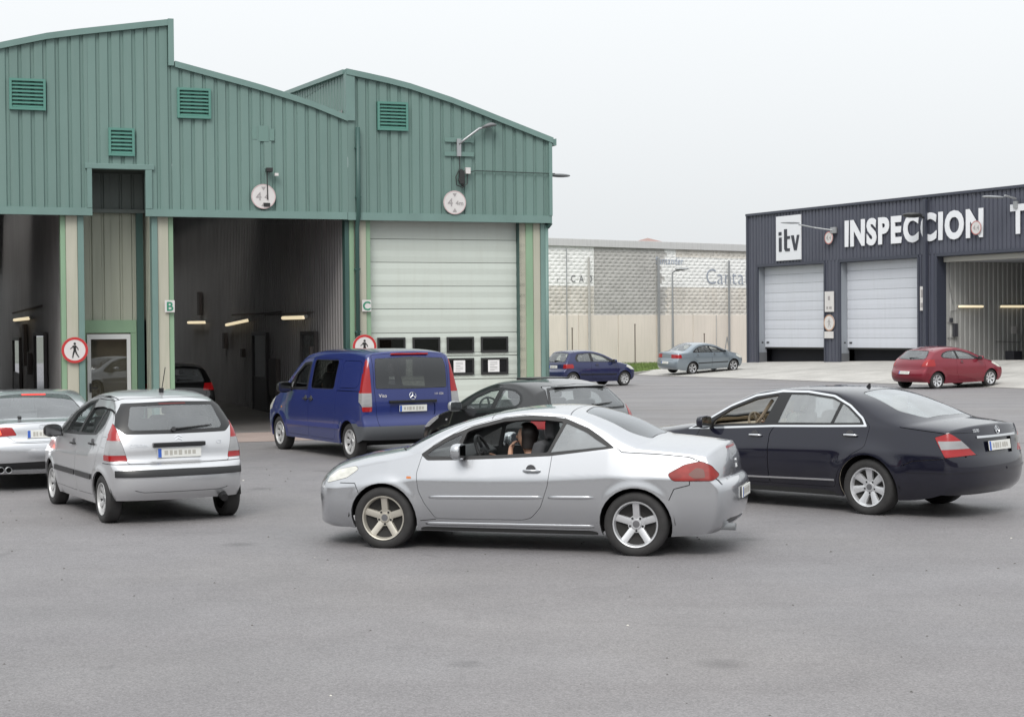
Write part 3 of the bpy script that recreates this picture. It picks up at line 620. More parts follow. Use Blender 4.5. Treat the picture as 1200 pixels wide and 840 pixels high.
b = MB(); b.box(-3.72,-1.76,-.09,-.045,5.64,7.90); o = on2(b.build('logo_board', mat('board_white', (.70,.71,.74), .5))); tag(o, 'white board with dark lowercase itv lettering on the dark hall', 'sign')
DLT = mat('dark_letters', (.035,.038,.05), .5)
b = MB()
Z0 = 6.10
def bx(x0, x1, z0, z1): b.box(x0, x1, -.112, -.092, z0, z1)
bx(-3.48,-3.26,Z0,Z0+.72); bx(-3.50,-3.27,Z0+.83,Z0+1.0)                       # i
bx(-3.06,-2.83,Z0+.12,Z0+1.12); b.prism([(-3.06,Z0+.12),(-2.83,Z0+.14),(-2.62,Z0+.14),(-2.62,Z0),(-2.95,Z0)], -.112, -.092, 'y'); bx(-2.83,-2.60,Z0+.62,Z0+.76)   # t
b.prism([(-2.52,Z0+.78),(-2.30,Z0+.78),(-2.17,Z0+.28),(-2.05,Z0+.78),(-1.86,Z0+.78),(-2.07,Z0+.02),(-2.28,Z0+.02)], -.112, -.092, 'y')               # v
b.build('lettering', DLT, o)
def plate2(name, u0, u1, z0, z1, label, cat='sign'):
    b = MB(); b.box(u0,u1,-.085,-.05,z0,z1); return tag(on2(b.build(name, SGW, bevel=.005)), label, cat)
o = plate2('lane_sign', .02, .68, 2.98, 3.98, 'white lane plate above the round sign between the two closed doors'); b = MB(); b.box(.27,.42,-.095,-.087,3.55,3.75); b.box(.15,.28,-.095,-.087,3.12,3.24); b.box(.36,.54,-.095,-.087,3.12,3.24); b.build('print', mat('faded_print'), o)
o = plate2('lane_sign', 6.62, 6.92, 2.95, 4.05, 'narrow white lane plate on the pillar before the open bay'); b = MB(); b.box(6.68,6.82,-.095,-.087,3.55,3.9); b.box(6.66,6.86,-.095,-.087,3.1,3.3); b.build('print', mat('faded_print'), o)
plate2('notice_plate', -.02, .64, 1.68, 2.02, 'small blank white plate under the round sign on the pillar')
def rsign2(u, z, r, ring, label):
    b = MB(); b.lathe([(0,-.004),(r,-.004),(r,.012),(0,.012)], 32, 'y', (u,-.07,z)); o = tag(on2(b.build('round_sign', SGW)), label, 'sign')
    b = MB(); b.lathe([(r*.86,-.007),(r*.995,-.007),(r*.995,-.0045),(r*.86,-.0045)], 32, 'y', (u,-.07,z), closed=True); b.build('border', ring, o); return o
o = rsign2(.33, 2.44, .40, mat('faded_orange', (.45,.27,.18), .5), 'faded round no pedestrians sign on the pillar of the dark hall'); walker(o, (.33,2.44), .30, -.08, mat('faded_print'))
for u, z, lb in ((.43,6.60,'round height limit sign under the slim lamp of the dark hall'),(10.17,6.52,'round height limit sign overlapping the letter N')):
    o = rsign2(u, z, .31, mat('faded_red', (.45,.16,.15), .5), lb); o.location = o.location+Vector((math.sin(TH2)*.09, -math.cos(TH2)*.09, 0))
    text_mesh('numerals', '4,4', .3, mat('faded_print'), o, (u,-.079,z-.1), ext=.002, align='CENTER')
# slim lamps on the dark hall
e = empty('wall_lamp', P2, TH2, 'slim grey lamp arm between the logo board and the lettering', 'lamp')
b = MB(); b.tube([(.75,-.1,6.95),(.2,-.9,7.1),(-.1,-1.6,7.25)], .035, 6); b.build('arm', STL, e); b = MB(); b.sphere((-.25,-2.0,7.33), (.2,.6,.05)); b.build('lamp_head', STL, e, smooth=True); b = MB(); b.box(.55,.95,-.18,-.05,6.8,7.1); b.build('mount', STL, e, bevel=.02)
for u, lb in ((7.02,'dark floodlight mounted across the lettering'),(12.4,'pale floodlight reaching over the second word')):
    e = empty('wall_lamp', P2, TH2, lb, 'lamp'); mm = BLK if u < 9 else STL; z = 7.15 if u < 9 else 7.62
    b = MB(); b.tube([(u,-.1,z),(u-.05,-.7,z+.12)], .05, 6); b.build('arm', mm, e)
    b = MB(); b.sphere((u+.05,-.95,z+.1), (.42,.5,.12)) if u < 9 else b.sphere((u-.2,-1.2,z+.05), (.15,.7,.06)); b.build('lamp_head', mm, e, smooth=True)
    b = MB(); b.box(u-.1,u+.1,-.16,-.06,z-.4,z-.1); b.build('junction_box', mm, e)

# ================================================================== pierced block wall (far)
FWL = empty('warehouse_wall', P3, TH3, 'long pale warehouse wall of pierced blocks with faded painted lettering', 'building')
BEI = mat('beige_render', (.77,.70,.62), .85, noise=(.5,.07,(1,1,.5)), streak=((.66,.61,.53),.6), rand=.02)
b = MB(); b.box(-30,30,.06,.5,-.1,3.08); b.build('base_core', BEI, FWL)
for i in range(-10, 10):
    if (i+1)*3 < -14 or i*3 > 24: continue
    b = MB(); b.box(i*3-.98,i*3+1.98,0,.08,-.05,3.06+random.uniform(-.01,.01)); b.build('panel', BEI, FWL, bevel=.01)
b = MB(); b.box(-30,30,-.14,.8,7.06,7.50); b.build('coping', mat('grey_coping', (.55,.55,.545), .85, streak=((.42,.42,.41),.7)), FWL, bevel=.02)
b = MB(); b.box(-30,30,.34,.5,3.06,7.06); b.build('lattice_backing', mat('lattice_dark', (.20,.19,.175), .9), FWL)
# pierced blocks: three painted areas, each row staggered; front skin with a tapered hole in every block
def lattice(name, u0, u1, z0, z1, m, jag=None):
    cw, ch = .45, .21; o = MB()
    rows = int(round((z1-z0)/ch))
    for r in range(rows):
        z = z0+r*(z1-z0)/rows; h = (z1-z0)/rows; s = .2 if int(round((z-3.06)/ch)) % 2 else 0
        a = math.floor((u0-s)/cw)*cw+s
        while a < u1:
            x0, x1 = max(a, u0), min(a+cw, u1)
            a += cw
            if x1-x0 < .03: continue
            if jag and not jag((x0+x1)/2, z+h/2): continue
            pr = random.uniform(0,.015)
            hx = (x1-x0)*.27; hz = h*.25; hx *= .8; hz *= .8; cx = (x0+x1)/2; cz = z+h/2+random.uniform(-.01,.01)
            q = [(x0,pr,z),(x1,pr,z),(x1,pr,z+h),(x0,pr,z+h),(cx-hx,pr+.02,cz-hz),(cx+hx,pr+.02,cz-hz),(cx+hx,pr+.02,cz+hz),(cx-hx,pr+.02,cz+hz),
                 (cx-hx*.8,.04,cz-hz*.8),(cx+hx*.8,.04,cz-hz*.8),(cx+hx*.8,.04,cz+hz*.8),(cx-hx*.8,.04,cz+hz*.8)]
            o.add(q, [(0,1,5,4),(1,2,6,5),(2,3,7,6),(3,0,4,7),(4,5,9,8),(5,6,10,9),(6,7,11,10),(7,4,8,11),(8,9,10,11)])
    return tag(o.build(name, m, FWL, fix=False), kind='stuff')
LWH = mat('lattice_white', (.82,.82,.80), .85, noise=(1.5,.08,(1,1,1))); LGY = mat('lattice_grey', (.45,.44,.42), .9, noise=(.8,.12,(1,1,1))); LBG = mat('lattice_beige', (.64,.61,.56), .9, noise=(.8,.14,(1,1,1)), streak=((.56,.50,.42),.5))
J = lambda a, z: a > 2.45+.28*math.sin(z*5.1)+.12*math.sin(z*13)+(.5 if z > 6.6 else 0)
lattice('white_painted_blocks', -12, -2.84, 4.77, 7.06, LWH); lattice('beige_blocks', -12, -2.84, 3.06, 4.77, LBG)
lattice('grey_blocks', -2.84, 2.0, 3.06, 7.06, LGY); lattice('grey_blocks', 2.0, 3.6, 4.77, 7.06, LGY, lambda a, z: not J(a, z)); lattice('beige_blocks', 2.0, 3.6, 3.06, 4.77, LGY, lambda a, z: a < 2.9)
lattice('white_painted_blocks', 2.0, 3.6, 4.77, 7.06, LWH, J); lattice('white_painted_blocks', 3.6, 24, 4.77, 6.6, LWH); lattice('beige_blocks', 3.6, 24, 6.6, 7.06, LBG)
lattice('beige_blocks', 2.0, 3.6, 3.06, 4.77, LBG, lambda a, z: a >= 2.9); lattice('beige_blocks', 3.6, 24, 3.06, 4.77, LBG)
PNT = mat('painted_dark', (.22,.22,.23), .8); PNB = mat('painted_blue_grey', (.34,.37,.43), .8); PNF = mat('painted_faint_blue', (.38,.42,.50), .8)
def wall_text(s, u, z, size, m, sx=1, off=0, gap=0):
    for c in s:
        if c == ' ': u += size*.3; continue
        o = text_mesh('painted_letter', c, size, m, FWL, (u,-.012,z), sx=sx, ext=.003, off=off)
        xs = [v.co.x for v in o.data.vertices]; u += max(xs)+gap+size*.06
wall_text('CAD', -4.58, 4.99, .58, PNT, .85, .004, .26); wall_text('Santander', 1.95, 6.15, .62, PNF, .85, .0); wall_text('Cantabria', 6.05, 4.98, 1.38, PNB, .97, -.016)
text_mesh('painted_letter', 'r', .35, PNT, FWL, (-5.6,-.012,5.0), ext=.003)
for u, z1, r, m_ in ((-5.0,6.9,.03,STL),(-3.35,6.45,.07,LGY),(2.05,6.5,.08,STL),(7.9,6.45,.07,STL),(6.8,3.05,.03,LGY),(12.5,6.9,.07,STL)):
    b = MB(); b.tube([(u,-.16,.0),(u,-.16,z1)], r, 8); b.build('downpipe', m_, FWL)
b = MB(); b.add([(1.6,.3,7.5),(3.0,.3,7.5),(3.0,2,7.5),(1.6,2,7.5),(2.3,1.1,7.78)], [(0,1,4),(1,2,4),(2,3,4),(3,0,4)]); b.build('rooflight', mat('roof_tile_red', (.30,.20,.18), .8), FWL)
b = MB(); b.box(-30,30,.3,18,7.3,7.42); b.build('roof', mat('roof_sheet'), FWL)
# street lamp and thin posts before the wall
e = empty('street_lamp', (9.75,98.2,.1), .3, 'thin grey street lamp standing before the pierced block wall', 'street lamp')
b = MB(); b.tube([(0,0,0),(0,0,5.55)], [.09,.05], 8); b.build('pole', STL, e); b = MB(); b.tube([(0,0,5.5),(.15,-.1,5.62),(.9,-.3,5.75)], [.05,.05,.07], 6); b.sphere((.55,-.2,5.72), (.5,.16,.06)); b.build('lamp_head', STL, e)
for u, v, h, lb in ((-.9,-1.4,2.4,'thin rusty post in the verge before the grey painted blocks'),(-5.6,-1.4,2.2,'thin rusty post before the wall below the white painted blocks'),(5.0,-1.0,1.8,'short thin post in the verge near the street lamp')):
    p = W3(u, v); e = empty('fence_post', (p.x,p.y,.1), 0, lb, 'post', 'thin posts on the verge'); b = MB(); b.tube([(0,0,0),(0,0,h)], .035, 6); b.build('shaft', mat('rusty_post', (.16,.13,.11), .8), e); b = MB(); b.lathe([(0,h+.02),(.05,h+.02),(.05,h-.03),(0,h-.03)], 6, 'z'); b.build('cap', mat('rusty_post'), e)
p = W3(7.0,-.9); e = empty('trestle', (p.x,p.y,.1), .5, 'small metal A-frame trestle at the foot of the wall', 'trestle')
for s in (-1, 1): b = MB(); b.tube([(s*.3,0,0),(0,0,1.6)], .03, 6); b.build('leg', STL, e)
b = MB(); b.tube([(-.16,0,.75),(.16,0,.75)], .02, 6); b.build('crossbar', STL, e)

# unseen brick blocks added behind and left of the camera to darken car reflections
b = MB(); b.box(-45,45,-42,-30,-.1,6.5); bs = b.build('added_brick_block', mat('dull_brick', (.16,.11,.085), .9, noise=(2,.3,(1,1,1)))); tag(bs, 'long brick block added out of view for the cars to mirror', 'building')
b = MB(); b.box(-45.4,45.4,-42.4,-29.6,6.5,6.8); b.build('roof', mat('roof_sheet'), bs)
for i in range(9): b = MB(); x = -40+i*10; b.box(x-2,x+2,-30.02,-29.94,0,3.8); b.build('door', mat('dark_navy_gap'), bs)
b = MB(); b.box(-60,-46,-30,30,-.1,6.8); bs = b.build('added_brick_block', mat('dull_brick')); tag(bs, 'brick block added out of view left of the green hall to darken reflections', 'building')
b = MB(); b.box(-60.4,-45.6,-29.5,30.4,6.8,7.1); b.build('roof', mat('roof_sheet'), bs)
for i in range(5): b = MB(); y = -22+i*11; b.box(-46.02,-45.94,y-2,y+2,0,3.8); b.build('door', mat('dark_navy_gap'), bs)
# ================================================================== car builder
RUB = mat('black_rubber', (.016,.016,.017), .55); TYR = mat('tyre_rubber', (.026,.025,.025), .8, noise=(8,.25,(1,1,1)))
TRIM = mat('black_trim', (.012,.012,.013), .35); CHR = mat('chrome', (.75,.76,.78), .12, metal=1); DARKIN = mat('dark_interior', (.022,.022,.024), .7); SEATM = mat('grey_seat', (.055,.056,.06), .8)
RED = mat('tail_red', (.30,.007,.009), .18, coat=.4, spec=.4); LENS = mat('clear_lens', (.27,.27,.275), .15, coat=.6, noise=(5,.12,(1,1,3))); ORG = mat('amber_lens', (.5,.14,.02), .15, coat=1)
HLENS = mat('headlight_lens', (.58,.58,.53), .08, coat=1, noise=(9,.2,(1,1,2))); SLV = mat('wheel_silver', (.62,.625,.64), .35, metal=.6); SLVD = mat('wheel_bronze', (.52,.49,.43), .4, metal=.55)
GLS = glass('car_glass', (.86,.90,.89), 1.75, .04); GLM = glass('car_glass_medium', (.72,.77,.77), 1.95, .12); GLP = glass('car_glass_pale', (.60,.66,.67), 2.0, .34); PLW = mat('plate_white', (.66,.66,.63), .5); PLB = mat('plate_blue', (.03,.10,.42), .5)  # GLP carries the bright sky reflection as a whitish film
UNDER = mat('underbody', (.01,.01,.01), .9)
def hermite(ts, ps, t):
    ts = np.asarray(ts, float); ps = np.asarray(ps, float); n = len(ts)
    if n == 2: return ps[0]+(ps[1]-ps[0])*((t-ts[0])/(ts[1]-ts[0]))[:, None]
    m = np.zeros_like(ps); d = (ps[1:]-ps[:-1])/(ts[1:]-ts[:-1])[:, None]
    h = ts[1:]-ts[:-1]
    m[1:-1] = (d[:-1]*h[1:, None]+d[1:]*h[:-1, None])/(h[1:]+h[:-1])[:, None]; m[0] = 1.5*d[0]-.5*m[1]; m[-1] = 1.5*d[-1]-.5*m[-2]
    i = np.clip(np.searchsorted(ts, t, side='right')-1, 0, n-2); hh = h[i]; s = (t-ts[i])/hh; s = s[:, None]; hh = hh[:, None]
    return (2*s**3-3*s**2+1)*ps[i]+(s**3-2*s**2+s)*hh*m[i]+(-2*s**3+3*s**2)*ps[i+1]+(s**3-s**2)*hh*m[i+1]
def spline_rows(rows, n):
    """rows (Xc,zc,Xe,ze[,'s']); 's' breaks the tangent; returns n samples"""
    segs = [[]]
    for r in rows:
        segs[-1].append(r[:4])
        if len(r) > 4 and r is not rows[0] and r is not rows[-1]: segs.append([r[:4]])
    lens = [sum(math.hypot(q[0]-p[0], q[1]-p[1]) for p, q in zip(s, s[1:])) for s in segs]; tot = sum(lens)
    cnt = [max(3, int(round((n-1)*l/tot))) for l in lens]; cnt[cnt.index(max(cnt))] += (n-1)-sum(cnt)
    out = []
    for s, c in zip(segs, cnt):
        t = [0]
        for p, q in zip(s, s[1:]): t.append(t[-1]+max(math.hypot(q[0]-p[0], q[1]-p[1]), 1e-4))
        v = hermite(t, s, np.linspace(0, t[-1], c+1))
        out += [tuple(x) for x in (v if not out else v[1:])]
    return out
def rnd(poly, r=.04, n=4):
    out = []; N = len(poly)
    for i in range(N):
        p = Vector(poly[i-1]); c = Vector(poly[i]); q = Vector(poly[(i+1) % N])
        a = (p-c); b = (q-c); d = min(r, a.length*.48, b.length*.48)
        if d < 1e-4 or a.normalized().dot(b.normalized()) < -.985: out.append(tuple(c)); continue
        p0 = c+a.normalized()*d; p2 = c+b.normalized()*d
        for k in range(n+1):
            t = k/n; out.append(tuple(p0*(1-t)**2+c*2*t*(1-t)+p2*t*t))
    return out
def grow(poly, d):
    A = sum(p[0]*q[1]-q[0]*p[1] for p, q in zip(poly, poly[1:]+poly[:1])); s = 1 if A > 0 else -1
    out = []; N = len(poly)
    for i in range(N):
        p = Vector(poly[i-1]); c = Vector(poly[i]); q = Vector(poly[(i+1) % N])
        a = (c-p); b = (q-c)
        if a.length < 1e-6 or b.length < 1e-6: a = b = (q-p)
        n1 = Vector((a.y,-a.x)).normalized(); n2 = Vector((b.y,-b.x)).normalized(); m = (n1+n2)
        if m.length < 1e-3: m = n1
        m.normalize(); k = max(m.dot(n1), .5); out.append(tuple(c+m*(s*d/k)))
    return out
def circle(cx, cz, r, n=28, a0=0, a1=2*PI): return [(cx+r*math.cos(a0+(a1-a0)*i/n), cz+r*math.sin(a0+(a1-a0)*i/n)) for i in range(n)]

class Car:
    def __init__(s, name, sp, label, cat, loc, heading, det=1.0, group=None):
        s.sp = sp; s.L = sp['L']; s.xo = (sp['axf']+sp['axr'])/2; s.parts = {}
        s.root = empty(name, loc, heading, label, cat, group)
        s.tags = [dict(name='body', mat=sp['paint'], off=0, skirt=.022)]
        s.surface(det); s.lay = s.bm.faces.layers.int.new('tag')
        for f in s.bm.faces: f[s.lay] = 0
    def lx(s, X): return s.xo-X
    def w(s, X, z):
        sp = s.sp; L = s.L; xf = sp.get('xf', 1.25); xr = L-sp.get('xr', 1.3)
        pl = 1-sp.get('cf', .085)*max(0, (xf-X)/xf)**2.2-sp.get('cr', .07)*max(0, (X-xr)/(L-xr))**2.2
        w = sp['W']/2*pl
        zb = float(np.interp(X, s.bx, s.bz)); zs = .2; t = (z-zs)/(zb-zs); tc = sp.get('tc', .72)
        if t < .5: w -= sp.get('low', .07)*((.5-t)/.5)**2
        tt = min(t, 1)
        if tt > .5: w -= .010*((tt-.5)/.5)**2
        if tt > tc: w -= sp.get('sh', .045)*(tt-tc)/(1-tc)
        if t > 1:
            h = z-zb; w -= sp.get('tum', .30)*h+sp.get('curv', .22)*h*h
            w -= sp.get('gr', .05)*max(0, (X-sp.get('xg', L*.55))/(L*.4))**2*min(h/.3, 1)
        for xa in (sp['axf'], sp['axr']):
            d = math.hypot(X-xa, z-sp['tr'])-sp['ar']
            w += sp.get('fl', .014)*math.exp(-(d/(sp.get('flw', .055) if d > 0 else .055))**2)*(1 if xa == sp['axr'] or not sp.get('flw') else .5)
        for (z0, dep, wd) in sp.get('crease', ()):
            w += dep*math.exp(-((z-z0)/wd)**2)
        return w
    def surface(s, det):
        sp = s.sp; s.bx = [p[0] for p in sp['belt']]; s.bz = [p[1] for p in sp['belt']]
        nn = int(30*det); nt_ = int(120*det); m = int(13*det)
        N = spline_rows(sp['nose'], nn); T = spline_rows(sp['top'], nt_); R = spline_rows(sp['tail'], nn)
        rows = N+T[1:]+R[1:]; n = len(rows)
        p = sp.get('p', 2.3); verts = []; faces = []
        eta = [math.sin(PI/2*j/m) for j in range(m+1)]; g = [1-(1-e**p)**.5 if e < 1 else 1. for e in eta]
        idx = []
        for Xc, zc, Xe, ze in rows:
            ye = s.w(Xe, ze); row = []
            for j in range(-m, m+1):
                k = abs(j); sg = 1 if j >= 0 else -1
                row.append(len(verts)); verts.append((s.lx(Xc+(Xe-Xc)*g[k]), sg*eta[k]*ye, zc+(ze-zc)*g[k]))
            idx.append(row)
        for i in range(n-1):
            for j in range(2*m): faces.append((idx[i][j], idx[i][j+1], idx[i+1][j+1], idx[i+1][j]))
        # sides (Coons patch in the X-z plane)
        top = [(r[2], r[3]) for r in T]; left = [(r[2], r[3]) for r in N[::-1]]; right = [(r[2], r[3]) for r in R]
        nv = nn-1; x0, x1 = top[0][0], top[-1][0]; c00, c10, c01, c11 = top[0], top[-1], left[-1], right[-1]
        sill = sp.get('sill', .19)
        def bot(t):
            X = c01[0]+(c11[0]-c01[0])*t; e = min(t, 1-t)/.12
            return X, (sill if e >= 1 else sill+((c01[1] if t < .5 else c11[1])-sill)*(1-e)**2)
        nr = len(N)-1
        for sg in (1, -1):
            J = 2*m if sg > 0 else 0
            gi = []
            for i in range(nt_):
                t = (top[i][0]-x0)/(x1-x0); B = bot(t); col = []
                for k in range(nn):
                    v = k/nv
                    if k == 0: col.append(idx[nr+i][J]); continue
                    if i == 0: col.append(idx[nr-k][J]); continue
                    if i == nt_-1: col.append(idx[nr+nt_-1+k][J]); continue
                    P = [0, 0]
                    for a in (0, 1):
                        P[a] = (1-v)*top[i][a]+v*B[a]+(1-t)*left[k][a]+t*right[k][a]-((1-t)*(1-v)*c00[a]+t*(1-v)*c10[a]+(1-t)*v*c01[a]+t*v*c11[a])
                    col.append(len(verts)); verts.append((s.lx(P[0]), sg*s.w(P[0], P[1]), P[1]))
                gi.append(col)
            for i in range(nt_-1):
                for k in range(nv):
                    q = (gi[i][k], gi[i][k+1], gi[i+1][k+1], gi[i+1][k])
                    faces.append(q if sg > 0 else q[::-1])
        me = bpy.data.meshes.new('tmp'); me.from_pydata(verts, [], faces)
        s.bm = bmesh.new(); s.bm.from_mesh(me); bpy.data.meshes.remove(me)
        bmesh.ops.recalc_face_normals(s.bm, faces=s.bm.faces)
        up = max(s.bm.faces, key=lambda f: f.calc_center_median().z)
        if up.normal.z < 0: bmesh.ops.reverse_faces(s.bm, faces=s.bm.faces)
        # reference surface for normals and placement
        rb = s.bm.copy(); bmesh.ops.triangulate(rb, faces=rb.faces); rb.normal_update()
        rb.verts.ensure_lookup_table(); rb.faces.ensure_lookup_table()
        s.bvh = BVHTree.FromBMesh(rb); s.tri = [[v.index for v in f.verts] for f in rb.faces]; s.vco = [v.co.copy() for v in rb.verts]; s.vno = [v.normal.copy() for v in rb.verts]; rb.free()
    def normal(s, co):
        loc, no, i, d = s.bvh.find_nearest(co)
        a, b, c = s.tri[i]; A, B, C = s.vco[a], s.vco[b], s.vco[c]
        v0 = B-A; v1 = C-A; v2 = loc-A; d00 = v0.dot(v0); d01 = v0.dot(v1); d11 = v1.dot(v1); d20 = v2.dot(v0); d21 = v2.dot(v1); D = d00*d11-d01*d01
        if abs(D) < 1e-14: return no
        v = (d11*d20-d01*d21)/D; w = (d00*d21-d01*d20)/D
        return (s.vno[a]*(1-v-w)+s.vno[b]*v+s.vno[c]*w).normalized()
    # ---- cutting: view 'side' uses (X,z), 'rear'/'front' (y,z), 'top' (X,y)
    def cut(s, view, poly, tagi, sg=1, lim=None, over=None):
        bm = s.bm; lay = s.lay
        if view == 'side':
            P = [(s.lx(x), z) for x, z in poly]; ax = (0, 2); ymin = lim if lim is not None else .3
            ok = lambda c: c.y*sg > ymin
        elif view == 'rear':
            P = [(y*sg, z) for y, z in poly]; ax = (1, 2); xm = s.lx(lim if lim is not None else s.L*.6); ok = lambda c: c.x < xm
        elif view == 'front':
            P = [(y*sg, z) for y, z in poly]; ax = (1, 2); xm = s.lx(lim if lim is not None else s.L*.4); ok = lambda c: c.x > xm
        else:
            P = [(s.lx(x), y) for x, y in poly]; ax = (0, 1); zm = lim if lim is not None else .5; ok = lambda c: c.z > zm
        a0, a1 = ax
        mnx = min(p[0] for p in P); mxx = max(p[0] for p in P); mny = min(p[1] for p in P); mxy = max(p[1] for p in P)
        C = []; lo0_, hi0_, lo1_, hi1_ = mnx-.16, mxx+.16, mny-.16, mxy+.16; yl = (ymin-.16) if view == 'side' else None
        for f in bm.faces:
            c0 = f.verts[0].co; x = c0[a0]
            if x < lo0_ or x > hi0_: continue
            y = c0[a1]
            if y < lo1_ or y > hi1_: continue
            if yl is not None and c0.y*sg < yl: continue
            vs = [v.co for v in f.verts]
            if max(v[a0] for v in vs) < mnx or min(v[a0] for v in vs) > mxx or max(v[a1] for v in vs) < mny or min(v[a1] for v in vs) > mxy: continue
            if not ok(f.calc_center_median()): continue
            if over is not None and f[lay] not in over: continue
            C.append(f)
        def bb(f):
            xs = [v.co[a0] for v in f.verts]; ys = [v.co[a1] for v in f.verts]; return min(xs), max(xs), min(ys), max(ys)
        C = {f: bb(f) for f in C}; N = len(P)
        for i in range(N):
            p, q = P[i], P[(i+1) % N]; dx, dy = q[0]-p[0], q[1]-p[1]; ln = math.hypot(dx, dy)
            if ln < 1e-6: continue
            nx, ny = dy/ln, -dx/ln; lo0, hi0 = min(p[0], q[0])-.003, max(p[0], q[0])+.003; lo1, hi1 = min(p[1], q[1])-.003, max(p[1], q[1])+.003
            near = [f for f, (u0, u1, w0, w1) in C.items() if u1 >= lo0 and u0 <= hi0 and w1 >= lo1 and w0 <= hi1]
            sub = []
            for f in near:
                ds = [(v.co[a0]-p[0])*nx+(v.co[a1]-p[1])*ny for v in f.verts]
                if min(ds) < -1e-5 and max(ds) > 1e-5: sub.append(f)
            if not sub: continue
            on = set(); done = set()
            for f in sub:
                for e in list(f.edges):
                    if e in done: continue
                    done.add(e); va, vb = e.verts
                    da = (va.co[a0]-p[0])*nx+(va.co[a1]-p[1])*ny; db = (vb.co[a0]-p[0])*nx+(vb.co[a1]-p[1])*ny
                    if abs(da) <= 1e-5: on.add(va)
                    if abs(db) <= 1e-5: on.add(vb)
                    if (da > 1e-5 and db < -1e-5) or (da < -1e-5 and db > 1e-5):
                        ne, nv_ = bmesh.utils.edge_split(e, va, da/(da-db)); on.add(nv_); done.add(ne)
            for f in sub:
                vs = [v for v in f.verts if v in on]
                del C[f]; new = [f]
                if len(vs) == 2:
                    try:
                        r = bmesh.utils.face_split(f, vs[0], vs[1])
                        if r and r[0]: new.append(r[0])
                    except ValueError: pass
                for x in new: C[x] = bb(x)
        for f in C:
            c = f.calc_center_median()
            if in_poly(c[a0], c[a1], P): f[lay] = tagi
    def feat(s, name, view, poly, m, r=.03, off=0, skirt=.012, both=True, lim=None, seam=0, seal=0, over=None, key=None, label=None, seg=4):
        """one cut-out part (mirrored when both); seam = open gap round it, seal = black rubber frame round it"""
        P = rnd(poly, r, seg) if r else list(poly)
        for sg in ((1,-1) if both and view != 'top' else (1,)):
            if seam: s.cut(view, grow(P, seam), 1, sg, lim, over)
            if seal: s.cut(view, grow(P, seal), s.newtag('window_seal', RUB, -.003, .02, None, sg), sg, lim, over)
            ov = over
            if over is not None and (seam or seal): ov = set(over) | {1}
            s.cut(view, P, s.newtag(name, m, off, skirt, key, sg, label), sg, lim, ov)
    def newtag(s, name, m, off, skirt, key, sg, label=None):
        if len(s.tags) == 1: s.tags.append(None); s.tags.append(None)      # 1 = open seam, 2 = void
        s.tags.append(dict(name=name, mat=m, off=off, skirt=skirt, key=(key or name, sg), label=label)); return len(s.tags)-1
    def void(s, view, poly, sg, lim=None): s.cut(view, poly, 2, sg, lim)
    def finish(s, liner=DARKIN):
        bm = s.bm; groups = {}; lv = []; lf = []
        while len(s.tags) < 3: s.tags.append(None)
        for f in bm.faces: groups.setdefault(f[s.lay], []).append(f)
        nc = {}
        def nrm(v):
            k = v.index
            if k not in nc: nc[k] = s.normal(v.co)
            return nc[k]
        bm.verts.index_update(); lmap = {}
        for ti, fs in groups.items():
            if ti == 2: continue
            if ti == 1 or (s.tags[ti]['name'] not in GLASSY):
                for f in fs:
                    q = []
                    for v in f.verts:
                        if v.index not in lmap: lmap[v.index] = len(lv); lv.append(v.co-nrm(v)*.04)
                        q.append(lmap[v.index])
                    lf.append(q[::-1])
            if ti == 1: continue
            tg = s.tags[ti]; vm = {}; V = []; Nn = []; F = []; ec = {}
            for f in fs:
                q = []
                for v in f.verts:
                    if v.index not in vm: n = nrm(v); vm[v.index] = len(V); V.append(v.co+n*tg['off']); Nn.append(n)
                    q.append(vm[v.index])
                F.append(q)
                for l in f.loops:
                    k = (min(l.vert.index, l.link_loop_next.vert.index), max(l.vert.index, l.link_loop_next.vert.index)); ec.setdefault(k, []).append((l.vert, l.link_loop_next.vert))
            if tg['skirt']:
                for k, e in ec.items():
                    if len(e) > 1: continue
                    a, b = e[0]; na, nb = nrm(a), nrm(b); A = V[vm[a.index]]; B = V[vm[b.index]]; A2 = A-na*tg['skirt']; B2 = B-nb*tg['skirt']
                    fn = (B-A).cross(na)
                    if fn.length < 1e-9: continue
                    fn.normalize(); i0 = len(V); V += [A, B, B2, A2]; Nn += [fn]*4; F.append([i0+1, i0, i0+3, i0+2])
            o = pydata(tg['name'], V, F, tg['mat'], s.root, normals=Nn)
            if tg.get('label'): o['label'] = tg['label']
            s.parts[tg.get('key', ('body', 1))] = o
        if lf: pydata('interior_lining', lv, lf, liner, s.root, smooth=True)
        bm.free(); s.bm = None
        # sub-parts under their part
    def hit(s, view, a, b):
        """surface point seen in a view; returns (co, normal)"""
        if view == 'side': o, d = Vector((s.lx(a), 3, b)), Vector((0,-1,0))
        elif view == 'sideR': o, d = Vector((s.lx(a), -3, b)), Vector((0,1,0))
        elif view == 'rear': o, d = Vector((s.lx(s.L+2), a, b)), Vector((1,0,0))
        elif view == 'front': o, d = Vector((s.lx(-2), a, b)), Vector((-1,0,0))
        else: o, d = Vector((s.lx(a), b, 4)), Vector((0,0,-1))
        l, n, i, _ = s.bvh.ray_cast(o, d)
        if l is None: return Vector((s.lx(a), 0, b)), -d
        return l, s.normal(l)
GLASSY = {'window','windshield','rear_window','sunroof'}

